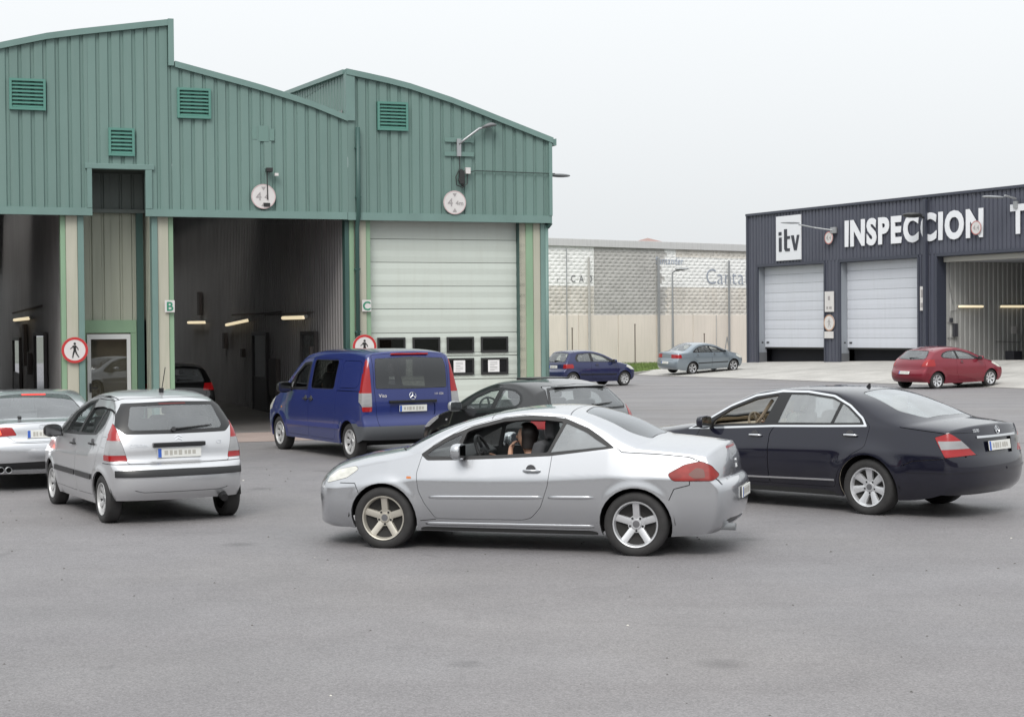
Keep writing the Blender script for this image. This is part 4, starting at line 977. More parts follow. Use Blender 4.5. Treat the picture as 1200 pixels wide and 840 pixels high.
def make_wheel(car, X, sg, style):
    sp = car.sp; r = sp['tr']+.008; tw = sp.get('tw', .205); rr = sp['rim']; y = sg*(sp['track']/2)
    key = ('wheel', car.root.name, style)
    hw = tw/2
    b = MB()     # barrel, brake disc and hub behind the spokes
    b.lathe([(rr*.93,-hw*.8),(rr*.93,hw*.55),(rr*.5,hw*.1),(0,hw*.05)], 32, 'y'); b.lathe([(.0,hw*.2),(rr*.62,hw*.2),(rr*.62,hw*.12),(0,hw*.12)], 28, 'y')
    w = b.build('wheel', mat('wheel_well_dark', (.014,.013,.012), .8), car.root, auto=40, loc=(car.lx(X), y, sp['tr']), rot=(0,0,0 if sg > 0 else PI))
    t = MB(); sq = .006
    pr = [(rr-.004,-hw*.86),(rr+.012,-hw*.95),(r-.06,-hw*1.06),(r-.022,-hw*.98),(r-.004,-hw*.80),(r,-hw*.55),(r,hw*.55),(r-.004,hw*.80),(r-.022,hw*.98),(r-.06,hw*1.06),(rr+.012,hw*.95),(rr-.004,hw*.86)]
    t.lathe(pr, 48, 'y'); ty = t.build('tyre', TYR, w, auto=50)
    # rim
    n, hubr, w0, w1, msil, dish = style; b = MB(); f = hw*.62
    b.lathe([(rr+.004,hw*.92),(rr+.001,hw*.98),(rr*.955,hw*.94),(rr*.90,hw*.60),(rr*.90,hw*.45),(rr+.0,hw*.80)], 44, 'y', closed=True)
    b.lathe([(0,f+.008-dish),(hubr*.55,f+.006-dish),(hubr*.62,f-.004-dish),(hubr,f-.006-dish),(hubr*1.05,f-.05-dish)], 28, 'y')
    for k in range(n):
        a = 2*PI*k/n+PI/2; ca, sa = math.cos(a), math.sin(a)
        st = [(hubr*.7,w0,f-.004-dish),(hubr+(rr-hubr)*.45,(w0+w1)/2*.97,f+.006-dish*.5),(rr*.93,w1,f+.01)]
        vs = []
        for (R_, hwid, d) in st:
            for (u, dd) in ((-hwid,-.03),(-hwid*.86,-.004),(0,.004),(hwid*.86,-.004),(hwid,-.03)):
                vs.append((R_*ca-u*sa, d+dd, R_*sa+u*ca))
        fs = []
        for i in range(2):
            for j in range(4): fs.append((i*5+j, i*5+j+1, (i+1)*5+j+1, (i+1)*5+j))
        b.add(vs, fs)
    rim = b.build('rim', msil, w, auto=35)
    c = MB(); c.lathe([(0,f+.012-dish),(hubr*.4,f+.010-dish),(hubr*.45,f-dish)], 16, 'y'); c.build('hub_cap', mat('hub_cap_grey', (.2,.2,.21), .3, metal=.6), w)
    if n in (5, 7):
        for k in range(5):
            a = 2*PI*(k+.5)/5+PI/2; c = MB(); c.lathe([(0,f+.002-dish),(.011,f+.002-dish),(.011,f-.02-dish)], 8, 'y', (hubr*.78*math.cos(a),0,hubr*.78*math.sin(a))); c.build('bolt', TRIM, w)
    return w
def wheels(car, style, style2=None):
    for X in (car.sp['axf'], car.sp['axr']):
        for sg in (1, -1):
            make_wheel(car, X, sg, style if X == car.sp['axf'] or not style2 else style2)
            b = MB(); R = car.sp['ar']+.03; n = 14; vs = []; fs = []
            yo = car.w(X, car.sp['tr']+car.sp['ar'])-.05
            for i in range(n+1):
                a = .0+PI*i/n
                for y in (.38*sg, yo*sg): vs.append((R*math.cos(a), y, R*math.sin(a)))
            for i in range(n): fs.append((2*i,2*i+1,2*i+3,2*i+2))
            e = len(vs); vs.append((0,.38*sg,0))
            fs += [(e,2*i,2*i+2) for i in range(n)]
            pydata('wheel_arch_liner', vs, fs, UNDER, car.root, loc=(car.lx(X),0,car.sp['tr']))
def arches(car):
    for X in (car.sp['axf'], car.sp['axr']):
        for sg in (1, -1): car.void('side', circle(X, car.sp['tr'], car.sp['ar'], 30), sg)
def underbody(car):
    sp = car.sp; b = MB(); tk = sp['track']/2-sp.get('tw', .205)/2-.03; h = .12
    b.box(car.lx(.55), car.lx(sp['L']-.62), -tk, tk, .245, .36); car_u = b.build('underbody', UNDER, car.root)
    b = MB(); W = sp['W']/2-.09; b.box(car.lx(sp['axf']+sp['ar']+.03), car.lx(sp['axr']-sp['ar']-.03), -W, W, sp['sill']+.006, .33); b.build('floor_pan', UNDER, car.root)
def interior(car, seats=(1.95,2.85), zf0=.30, col=None, dash=DARKIN, bel=.95, sw=True, hr=True, dx=None):
    sp = car.sp; zf = zf0; sm = col or SEATM; y = .36*sp['W']/1.75
    def seat(X, yy, wd=.25, zs=0):
        b = MB(); lx = car.lx; zf = zf0+zs
        prof = [(X-.48,zf+.20),(X-.46,zf+.30),(X-.02,zf+.24),(X+.16,zf+.83),(X+.24,zf+.86),(X+.29,zf+.82),(X+.12,zf+.10),(X-.4,zf+.10)]
        b.prism([(lx(a), z) for a, z in prof], yy-wd, yy+wd, 'y'); o = b.build('seat', sm, car.root, bevel=.045, auto=60)
        return o
    for X, nm in zip(seats, (0, 1)):
        for sg in (1, -1):
            o = seat(X, sg*y, zs=-.12 if hr == 'front' and nm else 0)
            if hr and not (hr == 'front' and nm):
                b = MB(); b.box(car.lx(X+.24), car.lx(X+.35), sg*y-.12, sg*y+.12, zf+.86, zf+1.06); b.build('headrest', sm, o, bevel=.04, auto=60)
    X0 = dx or seats[0]-.80
    b = MB(); b.prism([(car.lx(X0-.35),bel-.02),(car.lx(X0+.02),bel+.03),(car.lx(X0+.16),bel-.05),(car.lx(X0+.10),bel-.35),(car.lx(X0-.2),bel-.45)], -sp['W']/2+.17, sp['W']/2-.17, 'y'); b.build('dashboard', dash, car.root, bevel=.02, auto=60)
    if sw:
        n = 24; c = Vector((car.lx(X0+.34), y, bel-.01)); tl = math.radians(25); ax = Vector((-math.cos(tl),0,math.sin(tl))); u = Vector((0,1,0)); v = ax.cross(u)
        b = MB(); pts = [c+(u*math.cos(2*PI*k/n)+v*math.sin(2*PI*k/n))*.185 for k in range(n+1)]; b.tube(pts, .016, 8, cap=False)
        for a in (0, PI, 1.5*PI): b.tube([c, c+(u*math.cos(a)+v*math.sin(a))*.18], .018, 6)
        b.tube([c-ax*.02, c+ax*.03], .06, 10); b.tube([c, c-ax*.3], .035, 8); b.build('steering_wheel', dash, car.root, smooth=True)
def mirrors(car, X, z, m, both=(1,-1), size=1.0):
    for sg in both:
        co, no = car.hit('side' if sg > 0 else 'sideR', X, z); y0 = abs(co.y)
        b = MB(); n, mm = 14, 10; vs = []; fs = []; sx, sy, sz = .085*size, .115*size, .082*size; c = Vector((car.lx(X+.02), sg*(y0+.13*size), z+.055))
        for i in range(mm+1):
            a = PI*i/mm-PI/2
            for k in range(n):
                t = 2*PI*k/n; px = math.cos(a)*math.cos(t); py = math.cos(a)*math.sin(t); pz = math.sin(a)
                f = lambda q, e: math.copysign(abs(q)**e, q)
                X_ = sx*f(px,.8); X_ = max(X_, -.035*size)
                vs.append((c.x+X_, c.y+sy*f(py,.75), c.z+sz*f(pz,.75)))
        for i in range(mm):
            for k in range(n): fs.append((i*n+k, i*n+(k+1)%n, (i+1)*n+(k+1)%n, (i+1)*n+k))
        b.add(vs, fs); o = b.build('mirror', m, car.root, auto=50)
        g = MB(); g.box(c.x-.04*size, c.x-.036*size, c.y-.095*size, c.y+.095*size, c.z-.06*size, c.z+.06*size); g.build('mirror_glass', mat('mirror_silver', (.30,.31,.32), .1, metal=1), o)
        g = MB(); g.tube([(c.x, sg*(y0-.03), z+.0), (c.x, c.y-sg*.02, c.z-.05)], .022, 8); g.build('mirror_stalk', TRIM, o)
def handle(car, X, z, m, key=None, both=(1,-1), ln=.17, bowl=True):
    for sg in both:
        c0, n0 = car.hit('side' if sg > 0 else 'sideR', X, z)
        par = car.parts.get((key, sg), car.root)
        b = MB(); y = sg*(abs(c0.y)); d = lambda t: y+sg*t
        b.tube([(car.lx(X-ln/2),d(.004),z),(car.lx(X-ln/2+.03),d(.03),z+.004),(car.lx(X+ln/2-.03),d(.03),z+.004),(car.lx(X+ln/2),d(.004),z)], [.011,.014,.014,.011], 8); o = b.build('handle', m, par, smooth=True)
        if bowl:
            k = MB(); k.lathe([(0,d(.0035)),(.05,d(.0035)),(.05,d(-.01)),(0,d(-.01))], 16, 'y', (car.lx(X-.01),0,z+.012)); k.build('handle_bowl', mat('handle_recess', (.06,.06,.065), .5), par)
def plate(car, y, z, view='rear', w=.52, h=.11, smudge=True):
    c, n = car.hit(view, y, z); sgn = -1 if view == 'rear' else 1
    tilt = math.atan2(n.z, abs(n.x))
    e = MB(); e.box(-.006,.006,-w/2,w/2,-h/2,h/2); o = e.build('number_plate', PLW, car.root, bevel=.003, loc=(c.x+sgn*.010, y, z), rot=(0, -sgn*-0+(-tilt if sgn < 0 else tilt)*-1*0, 0))
    o.rotation_euler = (0, tilt if sgn < 0 else -tilt, 0)
    b = MB(); b.box(sgn*.0075, sgn*.0065, (w/2-.045)*1, w/2-.004, -h/2+.004, h/2-.004) if sgn < 0 else b.box(.0065, .0075, -w/2+.004, -w/2+.045, -h/2+.004, h/2-.004); b.build('blue_strip', PLB, o)
    if smudge:     # characters too blurred to read: soft grey blocks
        b = MB(); x = w/2-.08; rr_ = random.Random(int(z*1000)+len(car.tags))
        for k in range(7):
            ww = rr_.uniform(.024,.046); x2 = x-ww
            hh = h*rr_.uniform(.20,.30); b.box(sgn*.0072, sgn*.0065, x2, x, -hh, hh); x = x2-(.03 if k == 3 else rr_.uniform(.008,.022))
        b.build('blurred_characters', mat('plate_blur', (.40,.385,.35), .6), o)
    return o
def stick(name, car, m, pts, r=.006, parent=None, n=6): b = MB(); b.tube(pts, r, n); return b.build(name, m, parent or car.root, smooth=True)
def wiper(car, y0, z0, y1, z1, m=TRIM, view='rear'):
    pts = []
    for t in (0,.33,.66,1):
        c, n = car.hit(view, y0+(y1-y0)*t, z0+(z1-z0)*t); pts.append(c+n*.02)
    b = MB(); b.tube(pts, [.014,.011,.009,.006], 6); c, n = car.hit(view, y0, z0); b.tube([c-n*.01, c+n*.03], .028, 8); b.build('wiper', m, car.root)
def badge_star(car, y, z, r, view='rear'):
    c, n = car.hit(view, y, z); c = c+n*.006; u = Vector((0,1,0)); v = n.cross(u); v = v if v.z > 0 else -v
    b = MB(); k = 24; b.tube([c+(u*math.cos(2*PI*i/k)+v*math.sin(2*PI*i/k))*r for i in range(k+1)], r*.10, 6, cap=False)
    for i in range(3): a = PI/2+2*PI*i/3; b.tube([c, c+(u*math.cos(a)+v*math.sin(a))*r*.95], [r*.2,r*.05], 6)
    b.build('star_badge', CHR, car.root)
def badge_rings(car, y, z, r):
    c, n = car.hit('rear', y, z); b = MB()
    for i in range(4):
        q = c+n*.006+Vector((0,(i-1.5)*r*1.45,0)); k = 18; v = Vector((0,0,1))
        b.tube([q+(Vector((0,1,0))*math.cos(2*PI*j/k)+v*math.sin(2*PI*j/k))*r for j in range(k+1)], r*.13, 6, cap=False)
    b.build('ring_badge', CHR, car.root)
def badge_poly(car, y, z, polys, s, m=CHR, name='badge', view='rear'):
    c, n = car.hit(view, y, z); u = Vector((0,-1,0)); v = n.cross(u); v = v if v.z > 0 else -v; b = MB()
    for P in polys:
        k = len(P); A = [c+n*.008+u*(p[0]*s)+v*(p[1]*s) for p in P]; B = [q-n*.01 for q in A]
        b.add(A+B, [tuple(range(k))]+[(i, (i+1) % k, k+(i+1) % k, k+i) for i in range(k)])
    b.build(name, m, car.root)
def badge_text(car, s, y, z, size, m=CHR, view='rear', sx=1, flip=False):
    c, n = car.hit(view, y, z); x = Vector((0,-1,0)); zz = n.cross(x).normalized(); zz = zz if zz.z > 0 else -zz; x = zz.cross(n).normalized()
    o = text_mesh('lettering', s, size, m, car.root, sx=sx, ext=.002, off=.0); q = c+n*.006
    o.matrix_local = Matrix((( x.x, zz.x, n.x, q.x),(x.y, zz.y, n.y, q.y),(x.z, zz.z, n.z, q.z),(0,0,0,1)))
LION = [[(-.35,-.5),(-.1,-.5),(-.02,-.2),(.1,-.2),(.15,-.5),(.38,-.5),(.32,-.05),(.42,.15),(.25,.2),(.3,.38),(.12,.5),(-.12,.42),(-.2,.2),(-.42,.3),(-.35,.05),(-.2,-.02)]]
CHEV = [[(-.5,0),(0,.28),(.5,0),(.5,.16),(0,.46),(-.5,.16)], [(-.5,-.4),(0,-.12),(.5,-.4),(.5,-.24),(0,.06),(-.5,-.24)]]
def exhaust(car, y, z, r=.035, ln=.25, m=None):
    X = car.L-.06; c, n = car.hit('rear', y, max(z, .3)); b = MB(); b.lathe([(r*.8,-.12),(r,-.14),(r,.12)], 14, 'x', (c.x+.06, y, z)); b.build('exhaust_pipe', m or STL, car.root, smooth=True)
    b = MB(); b.lathe([(0,0),(r*.8,0)], 12, 'x', (c.x-.03, y, z)); b.build('exhaust_mouth', UNDER, car.root)

def side_bar(car, name, pts, r, m, both=(1,-1), flat=.55, key=None):
    """moulding: a rounded bar lying on the body side along (X, z) points"""
    for sg in both:
        n = 10; vs = []; fs = []; k = 0; P = []
        for (a, b) in zip(pts, pts[1:]):
            c = max(2, int(abs(b[0]-a[0])/.06)+1)
            for i in range(c): t = i/c; P.append((a[0]+(b[0]-a[0])*t, a[1]+(b[1]-a[1])*t))
        P.append(pts[-1])
        for i, (X, z) in enumerate(P):
            co, no = car.hit('side' if sg > 0 else 'sideR', X, z); e = min(1, (i+.25)/1.5, (len(P)-1-i+.25)/1.5)
            up = Vector((0,0,1)); up = (up-no*up.dot(no)).normalized()
            for q in range(n):
                a = 2*PI*q/n; vs.append(co+up*(math.cos(a)*r*(.5+.5*e))+no*(math.sin(a)*r*flat*e))
        for i in range(len(P)-1):
            for q in range(n): fs.append((i*n+q, i*n+(q+1)%n, (i+1)*n+(q+1)%n, (i+1)*n+q))
        fs += [tuple(range(n)), tuple((len(P)-1)*n+q for q in range(n-1, -1, -1))]
        b = MB(); b.add(vs, fs); b.build(name, m, car.parts.get((key, sg), car.root), smooth=True)
# ================================================================== the cars
def seamline(car, view, pts, wd=.004, both=True, lim=None, tagi=1):
    for sg in ((1,-1) if both and view != 'top' else (1,)):
        for (p, q) in zip(pts, pts[1:]):
            d = Vector((q[0]-p[0], q[1]-p[1])); d.normalize(); n = Vector((-d.y, d.x))*wd
            car.cut(view, [(p[0]+n.x,p[1]+n.y),(q[0]+n.x,q[1]+n.y),(q[0]-n.x,q[1]-n.y),(p[0]-n.x,p[1]-n.y)], tagi, sg, lim, {0})
def mirror_y(half): return half+[(x,-y) for x, y in half[::-1] if abs(y) > 1e-6]
def mirror_r(half): return half+[(-x,y) for x, y in half[::-1] if abs(x) > 1e-6]
def place(front_axle, heading, wb, z=0): return (front_axle[0]-math.cos(heading)*wb/2, front_axle[1]-math.sin(heading)*wb/2, z)

# ---------------------------------------------------------------- silver coupe-cabriolet
SILV = paint('silver_paint', (.45,.46,.48), .74, .27)
def car_coupe():
    sp = dict(L=4.36, W=1.76, axf=.86, axr=3.468, tr=.308, ar=.358, tw=.205, rim=.222, track=1.51, sill=.185, paint=SILV, tum=.33, curv=.20, sh=.075, tc=.68, low=.105, cf=.10, cr=.10, xf=1.5, xr=1.25, gr=.10,
      belt=[(0,.74),(.5,.82),(.9,.90),(1.25,.945),(2.0,.955),(2.6,.98),(3.2,1.03),(3.6,1.02),(4.4,.99)],
      nose=[(.02,.19,.44,.195),(-.04,.225,.37,.235),(-.03,.30,.345,.31),(-.02,.42,.335,.42),(-.03,.54,.335,.54),(-.01,.64,.355,.635),(.04,.72,.38,.70)],
      top=[(.04,.72,.38,.70),(.14,.805,.48,.775),(.40,.90,.72,.845),(.75,.97,1.02,.905),(.93,1.0,1.20,.955,'s'),(1.30,1.185,1.52,1.16),(1.60,1.287,1.80,1.275),(1.90,1.362,2.06,1.34),(2.25,1.415,2.32,1.368),(2.5,1.428,2.52,1.372),(2.80,1.415,2.78,1.34),(3.24,1.305,3.06,1.205),(3.56,1.165,3.30,1.065),(3.65,1.13,3.42,1.02,'s'),(3.85,1.115,3.80,.985),(4.12,1.085,4.02,.96),(4.25,1.065,4.12,.945)],
      tail=[(4.25,1.065,4.12,.945),(4.31,.94,4.16,.87),(4.335,.745,4.185,.735,'s'),(4.395,.70,4.225,.69),(4.415,.57,4.24,.56),(4.40,.43,4.23,.43),(4.34,.29,4.19,.29),(4.24,.22,4.14,.22)])
    c = Car('coupe_car', sp, 'silver hardtop convertible coupe, driver with dark hair at its open window', 'car', place((-1.085,17.244), 2.8589, 2.608), 2.8589, 1.4)
    c.newtag('x', SILV, 0, 0, 'x', 1)
    dlo = [(1.282,.955),(1.33,.915),(1.63,.922),(2.07,.943),(2.60,.975),(3.225,1.052),(3.10,1.135),(2.97,1.215),(2.742,1.302),(2.541,1.326),(2.303,1.327),(2.099,1.305),(1.785,1.225),(1.558,1.13),(1.36,1.01)]
    door = [(1.27,.95),(1.226,.77),(1.25,.60),(1.314,.47),(1.42,.318),(2.33,.325),(2.42,.35),(2.52,.46),(2.594,.677),(2.625,.985),(2.742,1.33),(2.3,1.348),(2.05,1.32),(1.7,1.225),(1.4,1.06)]
    c.feat('door', 'side', door, SILV, .03, seam=.005, lim=.4, skirt=.02)
    c.feat('window_trim', 'side', grow(dlo, .018), RUB, .02, off=-.001, lim=.4, skirt=.02)
    fq = [(1.315,.955),(1.345,.937),(1.60,.942),(1.675,1.165),(1.55,1.105),(1.40,1.02)]
    mw = [(1.645,.943),(2.07,.962),(2.575,.992),(2.715,1.288),(2.54,1.305),(2.30,1.306),(2.10,1.287),(1.785,1.207),(1.72,1.18)]
    rq = [(2.605,.994),(3.18,1.058),(3.06,1.125),(2.95,1.195),(2.745,1.278)]
    c.feat('window', 'side', fq, GLS, .015, off=-.008, lim=.4, skirt=0, key='fq'); c.feat('window', 'side', rq, GLP, .015, off=-.008, lim=.4, skirt=0, key='rq')
    c.cut('side', rnd(mw, .02), 2, 1, .4); c.cut('side', rnd(mw, .02), c.newtag('window', GLS, -.008, 0, 'mw', -1), -1, .4)
    c.feat('windshield', 'top', mirror_y([(.985,0),(1.02,.42),(1.10,.64),(1.30,.66),(1.98,.50),(1.945,0)]), GLS, .04, off=-.004, skirt=0, seal=.014, lim=.85)
    c.feat('rear_window', 'top', mirror_y([(2.87,0),(2.90,.47),(3.36,.56),(3.56,.50),(3.60,0)]), GLM, .05, off=-.003, skirt=0, seal=.012, lim=1.0)
    for pts in ([(2.78,-.64),(2.78,.64)],): seamline(c, 'top', pts, .004, lim=1.2)
    seamline(c, 'side', [(1.97,1.312),(1.985,1.40)], .004, lim=.3)
    # boot lid, bonnet and bumper joints
    seamline(c, 'side', [(3.27,1.05),(3.33,1.005),(3.75,.985),(3.98,.965),(4.10,.92),(4.20,.85),(4.24,.76),(4.30,.70)], .004, lim=.35)
    seamline(c, 'top', mirror_y([(.90,0),(.95,.45),(1.05,.66)])[:3], .005, lim=.6); seamline(c, 'top', [(.90,0),(.95,-.45),(1.05,-.66)], .005, lim=.6)
    seamline(c, 'side', [(.38,.655),(.55,.655),(.62,.52)], .004, lim=.3); seamline(c, 'side', [(4.00,.745),(4.00,.70),(3.85,.66),(3.80,.55)], .004, lim=.3); seamline(c, 'side', [(1.25,.29),(1.42,.31)], .004, lim=.3)
    tl = [(3.785,.80),(3.945,.89),(4.10,.925),(4.20,.885),(4.27,.79),(4.22,.742),(3.84,.738)]
    c.feat('tail_light', 'side', tl, mat('tail_red_dull', (.22,.016,.013), .3, coat=.15, spec=.3, noise=(7,.35,(1,1,1))), .03, off=.003, lim=.42, seam=.004)
    c.feat('light_inset', 'side', [(3.98,.80),(4.06,.865),(4.13,.85),(4.15,.77),(4.04,.76)], mat('tail_amber_dark', (.10,.02,.012), .3, coat=.15), .02, off=.0035, lim=.42, skirt=.006)
    c.feat('headlight', 'side', [(.22,.65),(.23,.71),(.34,.785),(.54,.825),(.57,.795),(.45,.71)], HLENS, .02, off=.002, lim=.30, seam=.004)
    c.feat('rear_grille', 'rear', mirror_r([(0,.30),(.45,.30),(.60,.345),(.52,.36),(0,.345)]), TRIM, .008, off=-.012, both=False)
    c.feat('brake_light', 'rear', [(-.24,1.015),(.24,1.015),(.24,1.035),(-.24,1.035)], RED, 0, off=.003, both=False)
    c.feat('lower_grille', 'front', [(-.5,.27),(.5,.27),(.42,.42),(-.42,.42)], TRIM, .03, off=-.02, both=False)
    c.feat('indicator', 'side', [(1.12,.715),(1.17,.715),(1.17,.738),(1.12,.738)], ORG, .008, off=.004, lim=.5)
    arches(c); c.finish()
    wheels(c, (5, .085, .037, .039, SLVD, .018), (5, .085, .037, .039, SLV, .018)); underbody(c); interior(c, (2.22,2.80), .24, bel=.96, dx=1.45, hr='front')
    side_bar(c, 'side_moulding', [(1.36,.535),(2.54,.555)], .018, SILV, key='door', flat=.5); side_bar(c, 'side_moulding', [(2.60,.556),(3.06,.563)], .018, SILV, flat=.5)
    side_bar(c, 'sill_moulding', [(1.30,.262),(3.05,.272)], .020, SILV, flat=.6)
    mirrors(c, 1.68, .945, SILV); handle(c, 2.43, .812, SILV, 'door')
    plate(c, 0, .585); exhaust(c, .50, .27, .035); badge_poly(c, 0, .86, LION, .09, mat('dull_badge', (.30,.31,.32), .35, metal=.6)); badge_text(c, '307CC', .52, .735, .055)
    return c
CC = car_coupe()
# ---------------------------------------------------------------- dark blue saloon
NAVY = paint('navy_paint', (.0045,.005,.014), .0, .3)
def car_saloon():
    sp = dict(L=5.21, W=1.87, axf=.86, axr=3.96, tr=.325, ar=.385, tw=.235, rim=.228, track=1.61, sill=.19, paint=NAVY, tum=.31, curv=.18, sh=.065, tc=.66, low=.12, cf=.10, cr=.09, xf=1.5, xr=1.3, gr=.09, fl=.034, flw=.12,
      belt=[(0,.76),(.5,.82),(1.0,.88),(1.4,.915),(1.7,.94),(2.6,.995),(3.4,1.02),(3.95,1.035),(4.5,1.02),(5.2,.99)],
      nose=[(.22,.20,.55,.22),(.06,.30,.46,.31),(.0,.45,.41,.46),(.0,.6,.39,.6),(.05,.73,.41,.71)],
      top=[(.05,.73,.41,.71),(.2,.82,.56,.775),(.8,.945,1.0,.86),(1.25,1.01,1.36,.925),(1.36,1.03,1.50,.965,'s'),(1.70,1.225,1.88,1.20),(2.1,1.395,2.28,1.372),(2.58,1.462,2.62,1.424),(3.03,1.478,3.03,1.435),(3.47,1.46,3.42,1.395),(3.85,1.40,3.72,1.28),(4.28,1.275,3.98,1.13),(4.60,1.145,4.22,1.055),(4.66,1.125,4.32,1.03,'s'),(4.9,1.10,4.72,.995),(5.11,1.07,4.88,.975)],
      tail=[(5.11,1.07,4.88,.975),(5.14,.96,4.90,.89),(5.17,.76,4.91,.75),(5.20,.67,4.92,.67),(5.21,.5,4.92,.5),(5.18,.36,4.90,.36),(5.08,.27,4.86,.28)])
    c = Car('saloon_car', sp, 'dark navy luxury saloon with chrome window frames and tan interior', 'car', place((2.5449,21.823), 2.3823, 3.1), 2.3823, 1.25)
    c.newtag('x', NAVY, 0, 0, 'x', 1)
    dlo = [(1.33,.925),(1.69,.952),(2.6,1.006),(3.4,1.032),(3.89,1.05),(3.84,1.12),(3.64,1.262),(3.40,1.368),(3.02,1.412),(2.645,1.41),(2.262,1.35),(1.912,1.215),(1.62,1.055)]
    c.feat('door', 'side', [(1.50,.965),(1.44,.80),(1.42,.55),(1.46,.30),(2.56,.30),(2.56,.9),(2.62,1.0),(2.72,1.43),(2.2,1.36),(1.8,1.18)], NAVY, .03, seam=.005, lim=.4, key='fdoor')
    c.feat('door', 'side', [(2.57,.30),(3.50,.30),(3.58,.50),(3.75,.70),(3.93,.80),(3.96,1.04),(3.72,1.25),(3.42,1.40),(2.73,1.43),(2.63,1.0),(2.57,.9)], NAVY, .03, seam=.005, lim=.4, key='rdoor')
    c.feat('window_frame', 'side', grow(dlo, .022), CHR, .02, off=.003, lim=.4); c.feat('window_trim', 'side', grow(dlo, -.002), TRIM, .02, off=0, lim=.4, skirt=.02)
    f = [(1.66,.985),(2.46,1.03),(2.60,1.375),(2.28,1.32),(1.93,1.19),(1.70,1.05)]; r1 = [(2.66,1.04),(3.42,1.06),(3.50,1.30),(3.38,1.345),(3.02,1.385),(2.775,1.385)]; r2 = [(3.46,1.062),(3.83,1.075),(3.80,1.115),(3.62,1.245),(3.54,1.29)]
    c.cut('side', rnd(f, .02), 2, 1, .4); c.cut('side', rnd(f, .02), c.newtag('window', GLS, -.008, 0, 'f', -1), -1, .4)
    c.feat('window', 'side', r1, GLP, .015, off=-.006, lim=.4, skirt=0, key='r1'); c.feat('window', 'side', r2, GLP, .015, off=-.006, lim=.4, skirt=0, key='r2')
    c.feat('windshield', 'top', mirror_y([(1.42,0),(1.47,.45),(1.56,.66),(2.24,.54),(2.20,0)]), GLS, .04, off=-.004, skirt=0, seal=.012, lim=.9)
    c.feat('rear_window', 'top', mirror_y([(3.62,0),(3.66,.50),(4.22,.63),(4.52,.50),(4.56,0)]), GLP, .06, off=-.003, skirt=0, seal=.012, lim=1.0)
    seamline(c, 'top', [(1.33,-.6),(1.33,.6)], .005, lim=.7)
    seamline(c, 'side', [(4.35,1.04),(4.75,1.0),(4.90,.985),(4.96,.9),(5.10,.715)], .004, lim=.35); seamline(c, 'side', [(4.95,.70),(4.55,.66),(4.42,.60)], .004, lim=.35)
    tl = [(4.80,.935),(4.95,.985),(5.10,.985),(5.19,.745),(4.95,.712),(4.87,.83)]
    c.feat('tail_light', 'side', tl, RED, .015, off=.003, lim=.46, seam=.004)
    c.feat('clear_band', 'side', [(4.84,.895),(5.25,.905),(5.25,.82),(4.895,.80)], LENS, .005, off=.004, lim=.46, over=set(range(len(c.tags)-2, len(c.tags))))
    k = len(c.tags); c.feat('lower_lens', 'side', [(4.8,.69),(5.3,.69),(5.3,.82),(4.895,.80),(4.8,.80)], RED, 0, off=.003, lim=.46, over=set(range(k-4, k-2)))
    for sg in (1,-1): c.cut('rear', [(.30,1.1),(.88,1.1),(.80,.99),(.50,.725),(.46,.69),(.30,.69)], 0, sg, 4.7, set(range(len(c.tags)-6, len(c.tags))))
    c.feat('headlight', 'side', [(.20,.64),(.22,.72),(.6,.80),(.66,.75),(.45,.66)], HLENS, .02, off=.002, lim=.3)
    c.feat('lower_trim', 'side', [(1.42,.340),(3.52,.378),(3.52,.400),(1.42,.362)], CHR, 0, off=.010, skirt=.012, lim=.5)
    c.feat('bumper_strip', 'side', [(4.45,.53),(5.4,.55),(5.4,.575),(4.45,.555)], NAVY, .005, off=.008, skirt=.01, lim=.1)
    c.feat('boot_trim', 'rear', [(-.46,.92),(.46,.92),(.46,.945),(-.46,.945)], CHR, 0, off=.012, skirt=.014, both=False)
    c.feat('plate_recess', 'rear', [(-.32,.73),(.32,.73),(.34,.91),(-.34,.91)], NAVY, .02, off=-.025, skirt=-.025, both=False)
    c.feat('lower_grille', 'front', [(-.6,.28),(.6,.28),(.55,.42),(-.55,.42)], TRIM, .03, off=-.02, both=False)
    arches(c); c.finish(mat('tan_lining', (.52,.47,.39), .8))
    TAN = mat('tan_leather', (.31,.25,.18), .55)
    wheels(c, (7, .09, .034, .056, SLV, .012)); underbody(c); interior(c, (2.50,3.35), .30, col=mat('cream_leather', (.50,.46,.40), .55), dash=TAN, bel=.965, dx=1.72)
    mirrors(c, 1.62, .965, NAVY); handle(c, 2.36, .875, CHR, 'fdoor', ln=.2); handle(c, 3.72, .925, CHR, 'rdoor', ln=.2)
    plate(c, 0, .825); badge_star(c, 0, 1.0, .045); badge_text(c, 'S500', .50, .985, .055)
    q, n = c.hit('top', 3.42, 0); b = MB(); b.prism([(q.x-.04,q.z-.01),(q.x+.03,q.z-.01),(q.x-.02,q.z+.045),(q.x-.035,q.z+.045)], -.008, .008, 'y'); b.build('roof_antenna', TRIM, c.root)
    b = MB(); b.tube([(c.lx(2.42),.60,1.30),(c.lx(2.25),.60,1.08),(c.lx(2.05),.55,.9)], .022, 6); b.build('seat_belt', TAN, c.root)
    b = MB(); b.box(c.lx(2.0), c.lx(2.03), -.5, -.2, 1.25, 1.36); b.build('sun_visor', DARKIN, c.root, bevel=.01)
    return c
SAL = car_saloon()
